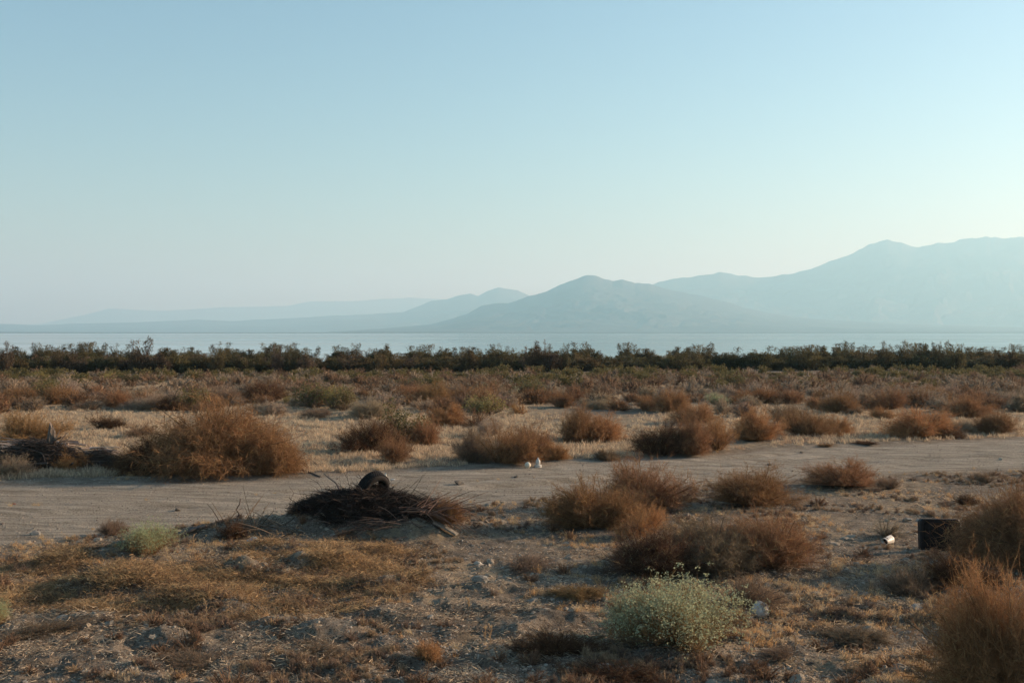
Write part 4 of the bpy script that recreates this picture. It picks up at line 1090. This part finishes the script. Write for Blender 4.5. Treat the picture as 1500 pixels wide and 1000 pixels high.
stick_px([(470, 699, 0), (450, 690, .5), (430, 686, .9), (395, 684, 1.5)], (.03, .012), 'branch', 'thin dark branch lying where the largest dome meets the track', 'branch', (.12, .09, .07), G(0, 697)[1] - .3)
def stalk(px, py, hpx, label):
    x, y, z = drop(px, py); H = hpx * y / FPX; A = Acc(); r = np.random.default_rng(int(px))
    t = np.linspace(0, 1, 6); p = np.stack([r.normal(0, .01, 6) * t, r.normal(0, .01, 6), t * H], -1); tube(A, p, np.linspace(.006, .003, 6), 5, .6)
    for q in np.linspace(.35, 1, 9):
        a = r.uniform(0, 6.28); b = np.array([0, 0, q * H]); e = b + np.array([math.cos(a), math.sin(a), .9]) * H * r.uniform(.08, .24); tube(A, [b, e], [.003, .002], 4, .7)
        n = 7; S = b + (e - b) * r.uniform(.3, 1, (n, 1)); blades(A, S, S + r.normal(0, .012, (n, 3)) + [0, 0, .012], .012, r.uniform(.4, .9, n), .3, r)
    o = link('dead_stalk', A.mesh('dead_stalk', M_grass)); o.location = (x, y, z - .01); o.color = (.40, .29, .18, 1); tag(o, label, 'dead plant', 'dead seed stalks')
for a in [(303, 912, 32, 'single dry seed stalk standing in the lower left hollow'), (283, 806, 22, 'dry stalk beside the right of the small sage plant'), (718, 942, 26, 'forked golden stalk at the bottom middle'), (711, 940, 22, 'golden stalk left of the forked one'),
          (1165, 955, 30, 'golden stalk on the ground right of the big green plant'), (686, 894, 18, 'orange tuft like stalk right of the small hummock'), (1316, 920, 34, 'tall thin stalk in front of the corner bush'), (1240, 985, 36, 'golden stalk at the bottom right')]: stalk(*a)

# ---- the tyre
def lathe(prof, n=40, axis='x'):
    """prof: list of (axial, radius); closed ring"""
    prof = np.array(prof, float); k = len(prof); a = np.arange(n) * 2 * math.pi / n
    V = np.stack([np.repeat(prof[None, :, 0], n, 0), np.cos(a)[:, None] * prof[None, :, 1], np.sin(a)[:, None] * prof[None, :, 1]], -1).reshape(-1, 3)
    i = np.arange(n)[:, None]; j = np.arange(k)[None]
    Q = np.stack([i * k + j, i * k + (j + 1) % k, ((i + 1) % n) * k + (j + 1) % k, ((i + 1) % n) * k + j], -1).reshape(-1, 4)
    return V, Q
M_rub = plain_mat('old_rubber', (.016, .014, .013), .85, .2, 14, .5, .004)
tp = world_at(546, 715, hy + .0)
tyre = empty('tyre', tuple(tp), 0); tag(tyre, 'worn black tyre half sunk in the top of the brush pile', 'tyre')
Rt = 25 * (hy + .2) / FPX
prof = [(-.10, .62), (-.115, .70), (-.125, .80), (-.118, .90), (-.098, .965), (-.05, .985), (0, .99), (.05, .985), (.098, .965), (.118, .90), (.125, .80), (.115, .70), (.10, .62), (.085, .63), (.10, .72), (.108, .82), (.09, .92), (0, .955), (-.09, .92), (-.108, .82), (-.10, .72), (-.085, .63)]
prof = [(a * 3.0 * Rt, b * Rt) for a, b in prof]
V, Q = lathe(prof, 48); cs = link('casing', fast_mesh('casing', V, Q, (M_rub,), smooth=True), tyre)
BV, BQ = [], []
for ring, ax in enumerate((-.20, -.07, .07, .20)):
    for i in range(44):
        a0 = (i + (.5 if ring % 2 else 0)) / 44 * 2 * math.pi; da = .052
        for (aa, rr_) in ((a0 - da, .97), (a0 + da, .97), (a0 + da, 1.03), (a0 - da, 1.03)):
            for xx in (ax - .055, ax + .055): BV.append((xx * Rt, math.cos(aa) * rr_ * Rt, math.sin(aa) * rr_ * Rt))
        b = len(BV) - 8; BQ += [(b, b + 1, b + 3, b + 2), (b + 2, b + 3, b + 5, b + 4), (b + 4, b + 5, b + 7, b + 6), (b + 6, b + 7, b + 1, b), (b, b + 2, b + 4, b + 6), (b + 1, b + 7, b + 5, b + 3)]
tr_ = link('tread', fast_mesh('tread', BV, BQ, (M_rub,)), tyre); tr_['kind'] = 'stuff'
tyre.rotation_euler = (0, math.radians(24), math.radians(-42))

# ---- log heap on the left
lx, ly = G(55, 690); ly += .5
logs = brush_pile(lx - .15, ly, 2.7, 1.2, 100, 14000, 'log_pile', 'heap of grey dead palm fronds and logs beside the track at the left edge', 'wood pile', 81, (.5, 1.2), .85, (.055, .043, .036), 1.8, .0, .4, .05)
fan_of_fronds(logs, 70, 676, 110, 2.3, 3.9, (.5, 1.2), (-.1, .35), 15, (.24, .19, .16), 2.0, .45, .35)
fan_of_fronds(logs, 85, 680, 30, -.8, .5, (.3, .7), (-.1, .5), 16, (.17, .12, .09), 1.5, .35, .2)
pile2x, pile2y = G(140, 688); pile2y += .4
logs2 = brush_pile(pile2x, pile2y, 1.4, .8, 50, 6000, 'log_pile', 'smaller heap of broken fronds between the log heap and the largest dome', 'wood pile', 83, (.4, .8), .50, (.075, .058, .046), 1.8, .0, .4, .1)
fan_of_fronds(logs2, 135, 680, 34, -.9, .7, (.35, .75), (-.2, .2), 17, (.28, .22, .18), 2.0, .36, .2)
def stump():
    px, top, base = 77, 617, 652
    y = ly + .15; b = world_at(px - 3, 662, y); b0 = b.copy()
    root = empty('stump', tuple(b)); tag(root, 'split grey tree stump standing up out of the log heap', 'stump')
    r = np.random.default_rng(9)
    H = (662 - top) * y / FPX
    # main post: irregular broken column
    ns, nl = 12, 9; V = []
    for l in range(nl):
        f = l / (nl - 1)
        for s_ in range(ns):
            a = s_ / ns * 6.283; rad = (.145 - .075 * f) * (1 + .18 * math.sin(3 * a + 1) + .08 * math.sin(7 * a))
            hh = f * H * (1 - (.32 * (math.cos(a) * .5 + .5) * (f > .5) * (f - .5) * 2)) 
            V.append((math.cos(a) * rad + .05 * f, math.sin(a) * rad, hh))
    Q = [(l * ns + s_, l * ns + (s_ + 1) % ns, (l + 1) * ns + (s_ + 1) % ns, (l + 1) * ns + s_) for l in range(nl - 1) for s_ in range(ns)]
    top_i = (nl - 1) * ns; V.append((.05, 0, H * .72)); T = [(top_i + s_, top_i + (s_ + 1) % ns, len(V) - 1, len(V) - 1) for s_ in range(ns)]
    me = bpy.data.meshes.new('post'); me.from_pydata(V, [], Q + [t[:3] for t in T]); me.materials.append(M_wood)
    o = link('post', me, root)
    for k, (dx, L, ln, th) in enumerate(((.12, .62, .38, .03), (.20, .55, .62, .022), (.02, .50, .15, .025), (.26, .40, .85, .02), (-.06, .34, -.35, .018))):
        A = Acc(); q = np.array([[dx, -.06, .0], [dx + ln * L * .5, -.05, L * .5], [dx + ln * L * 1.05, -.03, L * .95]]); q[:, 0] -= .10
        tube(A, q, [th * 1.4, th, th * .3], 6, .6 + .1 * k)
        s_ = link('splinter', A.mesh('splinter', M_stick), root); s_.color = (.18, .14, .11, 1)
stump()

# ------------------------------------------------------------ things thrown away
M_blk = plain_mat('black_plastic', (.012, .011, .011), .6, .3, 5, .4, .003)
M_blk2 = plain_mat('dusty_black_cloth', (.022, .019, .018), .95, .1, 9, .5, .006)
M_wht = plain_mat('dirty_white_plastic', (.55, .52, .46), .5, .4, 7, .12, .002)
M_crm = plain_mat('yellowed_plastic', (.62, .55, .42), .6, .3, 5, .2, .002)
M_blu = plain_mat('pale_blue_rag', (.22, .33, .37), .85, .1, 12, .2, .006)
def rounded_slab(w, h, t, r, z0=0.0, seg=6):
    pts = []
    for cx, cz, a0 in ((w / 2 - r, z0 + h - r, 0), (-w / 2 + r, z0 + h - r, 90), (-w / 2 + r, z0 + r, 180), (w / 2 - r, z0 + r, 270)):
        for i in range(seg + 1):
            a = math.radians(a0 + 90 * i / seg); pts.append((cx + r * math.cos(a), cz + r * math.sin(a)))
    return pts
def slab_mesh(name, outer, t, y0, mat, inner=None):
    n = len(outer); V = []
    bev = .014
    def shrink(pts, d):
        cx = sum(p[0] for p in pts) / n; cz = sum(p[1] for p in pts) / n
        return [(p[0] + (cx - p[0]) * d, p[1] + (cz - p[1]) * d) for p in pts]
    loops = [(shrink(outer, .04), y0), (outer, y0 + bev), (outer, y0 + t - bev), (shrink(outer, .04), y0 + t)]
    if inner: loops = [(inner, y0 + .045), (inner, y0 + .004), *loops]
    for pts, yy in loops: V += [(p[0], yy, p[1]) for p in pts]
    F = [(l * n + i, l * n + (i + 1) % n, (l + 1) * n + (i + 1) % n, (l + 1) * n + i) for l in range(len(loops) - 1) for i in range(n)]
    F.append(tuple(reversed(range(n)))); F.append(tuple((len(loops) - 1) * n + i for i in range(n)))
    me = bpy.data.meshes.new(name); me.from_pydata(V, [], F); me.materials.append(mat)
    return me
def panel():
    x, y, z = drop(1379, 806); s = y / FPX; W, Hh = 64 * s, 48 * s
    root = empty('seat_back', (x, y, z - .02), math.radians(8)); root.rotation_euler = (math.radians(-7), math.radians(2.2), math.radians(8))
    tag(root, 'black panel with rounded corners, like a thrown away seat back, standing in scrub', 'panel')
    o = rounded_slab(W, Hh, .09, .07); i = rounded_slab(W * .84, Hh * .80, .09, .05, Hh * .09)
    link('shell', slab_mesh('shell', o, .10, 0, M_blk, i), root)
    link('cushion', slab_mesh('cushion', rounded_slab(W * .82, Hh * .78, .09, .05, Hh * .10), .03, .012, M_blk2), root)
panel()
def jug():
    x, y, z = drop(1115, 906); s = y / FPX; R = 12.0 * s
    root = empty('plastic_jug', (x, y + .05, z + R * .9)); tag(root, 'white rounded plastic jug lying on the ground right of the big green plant', 'jug')
    prof = [(-1.0, 0.001), (-1.0, .55), (-.95, .78), (-.8, .92), (-.4, 1.0), (.2, 1.0), (.55, .93), (.8, .72), (.93, .5), (.96, .36), (1.14, .34), (1.14, .28), (.93, .28), (.75, .5), (.4, .8), (-.9, .8), (-.9, .001)]
    V, Q = lathe([(a * R * .95, b * R) for a, b in prof][::-1], 28)
    V[:, 1:] *= 1 + .07 * fbm(V[:, 0] * 12, V[:, 1] * 12, 2, 5)[:, None]
    link('body', fast_mesh('body', V, Q, (M_wht,), smooth=True), root)
    A = Acc(); t = np.linspace(-1, 1, 9); q = np.stack([.25 * R + .55 * R * t, 0 * t, R * (.92 + .38 * (1 - t ** 4))], -1); tube(A, q, R * .09, 8, .5)
    h = link('handle', A.mesh('handle', M_wht), root)
    root.rotation_euler = (math.radians(20), math.radians(28), math.radians(-35))
jug()
def can():
    x, y, z = drop(1301, 796); s = y / FPX; R = 6.5 * s
    root = empty('tin_can', (x, y, z + R * .8)); tag(root, 'crushed white can lying among straw left of the black panel', 'can')
    V, Q = lathe([(a * R, b * R) for a, b in [(1.1, .001), (1.1, .75), (1.0, .95), (-1.0, 1.0), (-1.1, 1.05), (-1.12, .96), (-.9, .92), (.9, .85), (.9, .001)]], 20)
    V[:, 2] *= .85 + .15 * np.sin(V[:, 0] / R * 2); link('body', fast_mesh('body', V, Q, (M_wht,), smooth=True), root)
    V2, Q2 = lathe([(-.55 * R, .001), (-.55 * R, .90 * R), (-.5 * R, .90 * R), (-.5 * R, .001)], 20); link('bottom', fast_mesh('bottom', V2, Q2, (M_rub,)), root)
    root.rotation_euler = (0, math.radians(-12), math.radians(25))
can()
def crumple(name, px, py, wpx, hpx, mat, label, cat, seed=6):
    x, y, z = drop(px, py); s = y / FPX; n, m = 18, 12; W, H = wpx * s / 2, hpx * s
    r = np.random.default_rng(seed); V = []
    for i in range(m):
        ph = math.pi * i / (m - 1)
        for j in range(n):
            a = 2 * math.pi * j / n; V.append((math.sin(ph) * math.cos(a), math.sin(ph) * math.sin(a) * .8, .5 + .5 * math.cos(ph)))
    V = np.array(V); k = 1 + .38 * fbm(V[:, 0] * 2 + seed, V[:, 1] * 2 + V[:, 2] * 3, 4, seed)[:, None]; V = V * k * [W, W, H]
    Q = [(i * n + j, (i + 1) * n + j, (i + 1) * n + (j + 1) % n, i * n + (j + 1) % n) for i in range(m - 1) for j in range(n)]
    o = link(name, fast_mesh(name, V, Q, (mat,))); o.location = (x, y, z - .01); tag(o, label, cat)
crumple('plastic_bag', 372, 795, 28, 8, M_blu, 'flattened pale blue plastic bag at the foot of the spoil heap', 'plastic bag', 3)
crumple('plastic_bag', 1347, 893, 8, 4, M_wht, 'small torn whitish bag in the shade left of the corner bush', 'plastic bag', 12)
crumple('paper_scrap', 576, 702, 8, 1.5, M_wht, 'flat white scrap of paper on the track behind the tyre', 'paper')
crumple('paper_scrap', 428, 884, 8, 5, M_wht, 'tiny white scrap on the ground below the matted grass', 'paper', 8)
def figure_litter():
    # upright white bottle like piece on a flat white base
    x, y, z = drop(788, 684); s = y / FPX
    root = empty('plastic_bottle', (x, y, z)); tag(root, 'white plastic bottle standing on a flat piece at the foot of the bush', 'bottle')
    prof = [(0, .001), (0, .30), (.1, .42), (.5, .45), (.75, .34), (.9, .16), (1.1, .14), (1.1, .001)]
    V, Q = lathe([(a * 9.5 * s, b * 8 * s) for a, b in prof][::-1], 16); V = V[:, [1, 2, 0]]; V[:, 2] += 3.5 * s
    link('body', fast_mesh('body', V, Q, (M_wht,), smooth=True), root)
    V, Q = lathe([(a * s, b * s) for a, b in [(0, .01), (0, 5.2), (3.2, 5.6), (3.6, 4.8), (3.6, .01)]][::-1], 14); V = V[:, [1, 2, 0]]
    link('base', fast_mesh('base', V, Q, (M_wht,)), root)
figure_litter()
def ball():
    x, y, z = drop(773, 685); s = y / FPX; R = 4.6 * s
    root = empty('ball', (x, y, z + R * .9)); tag(root, 'cream coloured old ball lying left of the white bottle', 'ball')
    V, Q = lathe([(math.cos(a) * R, max(math.sin(a) * R * (1 + .04 * math.sin(5 * a)), .0005)) for a in np.linspace(math.pi, 0, 12)], 18)
    link('skin', fast_mesh('skin', V, Q, (M_crm,), smooth=True), root)
    V, Q = lathe([(-.015 * R * 3, R * .99), (-.015 * R * 3, R * 1.03), (.045 * R, R * 1.03), (.045 * R, R * .99)], 18); link('seam', fast_mesh('seam', V, Q, (M_crm,)), root)
    root.rotation_euler = (.3, .2, .7)
ball()
def small_bottle():
    x, y, z = drop(565, 699); s = y / FPX; root = empty('plastic_bottle', (x, y, z)); tag(root, 'tiny white bottle standing on the track behind the tyre', 'bottle')
    V, Q = lathe([(a * s, b * s) for a, b in [(0, .01), (0, 1.5), (3.2, 1.5), (4.2, .8), (5.4, .7), (5.4, .01)]][::-1], 12); V = V[:, [1, 2, 0]]
    link('body', fast_mesh('body', V, Q, (M_wht,), smooth=True), root)
    V, Q = lathe([(a * s, b * s) for a, b in [(5.2, .01), (5.2, .95), (6.2, .95), (6.2, .01)]][::-1], 10); V = V[:, [1, 2, 0]]
    link('cap', fast_mesh('cap', V, Q, (M_blu,)), root)
small_bottle()
def plank(p0, p1, w, t, mat, label, yd0, yd1, lift=.0):
    """a board lying from photo point p0 to p1"""
    a = np.array(drop(*p0)); b = np.array(drop(*p1)); d = b - a; L = np.linalg.norm(d); u = d / L; sd = nrm(np.cross([0, 0, 1.], u)); up = np.cross(u, sd)
    r = np.random.default_rng(int(p0[0])); n = 8; V = []
    for i in range(n):
        f = i / (n - 1); c = u * L * f + up * (t / 2 + lift + .012 * math.sin(3 * f)); ww = w * (1 + .06 * r.normal())
        for sx, sz in ((-1, -1), (1, -1), (1, 1), (-1, 1)): V.append(tuple(c + sd * sx * ww / 2 + up * sz * t / 2))
    F = [(i * 4 + k, i * 4 + (k + 1) % 4, i * 4 + 4 + (k + 1) % 4, i * 4 + 4 + k) for i in range(n - 1) for k in range(4)] + [(3, 2, 1, 0), tuple((n - 1) * 4 + k for k in range(4))]
    me = bpy.data.meshes.new('plank'); me.from_pydata(V, [], F); me.materials.append(mat)
    o = link('plank', me); o.location = a; tag(o, label, 'plank')
M_pl = plain_mat('pale_board', (.24, .21, .17), .9, .1, 20, .35, .004)
M_dk = plain_mat('dark_board', (.055, .052, .050), .85, .2, 18, .4, .004)
plank((635, 768), (668, 786), .13, .03, M_pl, 'pale weathered board lying at the right foot of the brush pile', 0, 0, .03)
plank((260, 786), (300, 773), .12, .03, M_dk, 'dark board lying between the small sage plant and the heap', 0, 0, .02)
plank((262, 782), (292, 771), .06, .02, M_dk, 'narrow dark lath behind the dark board', 0, 0, .01)
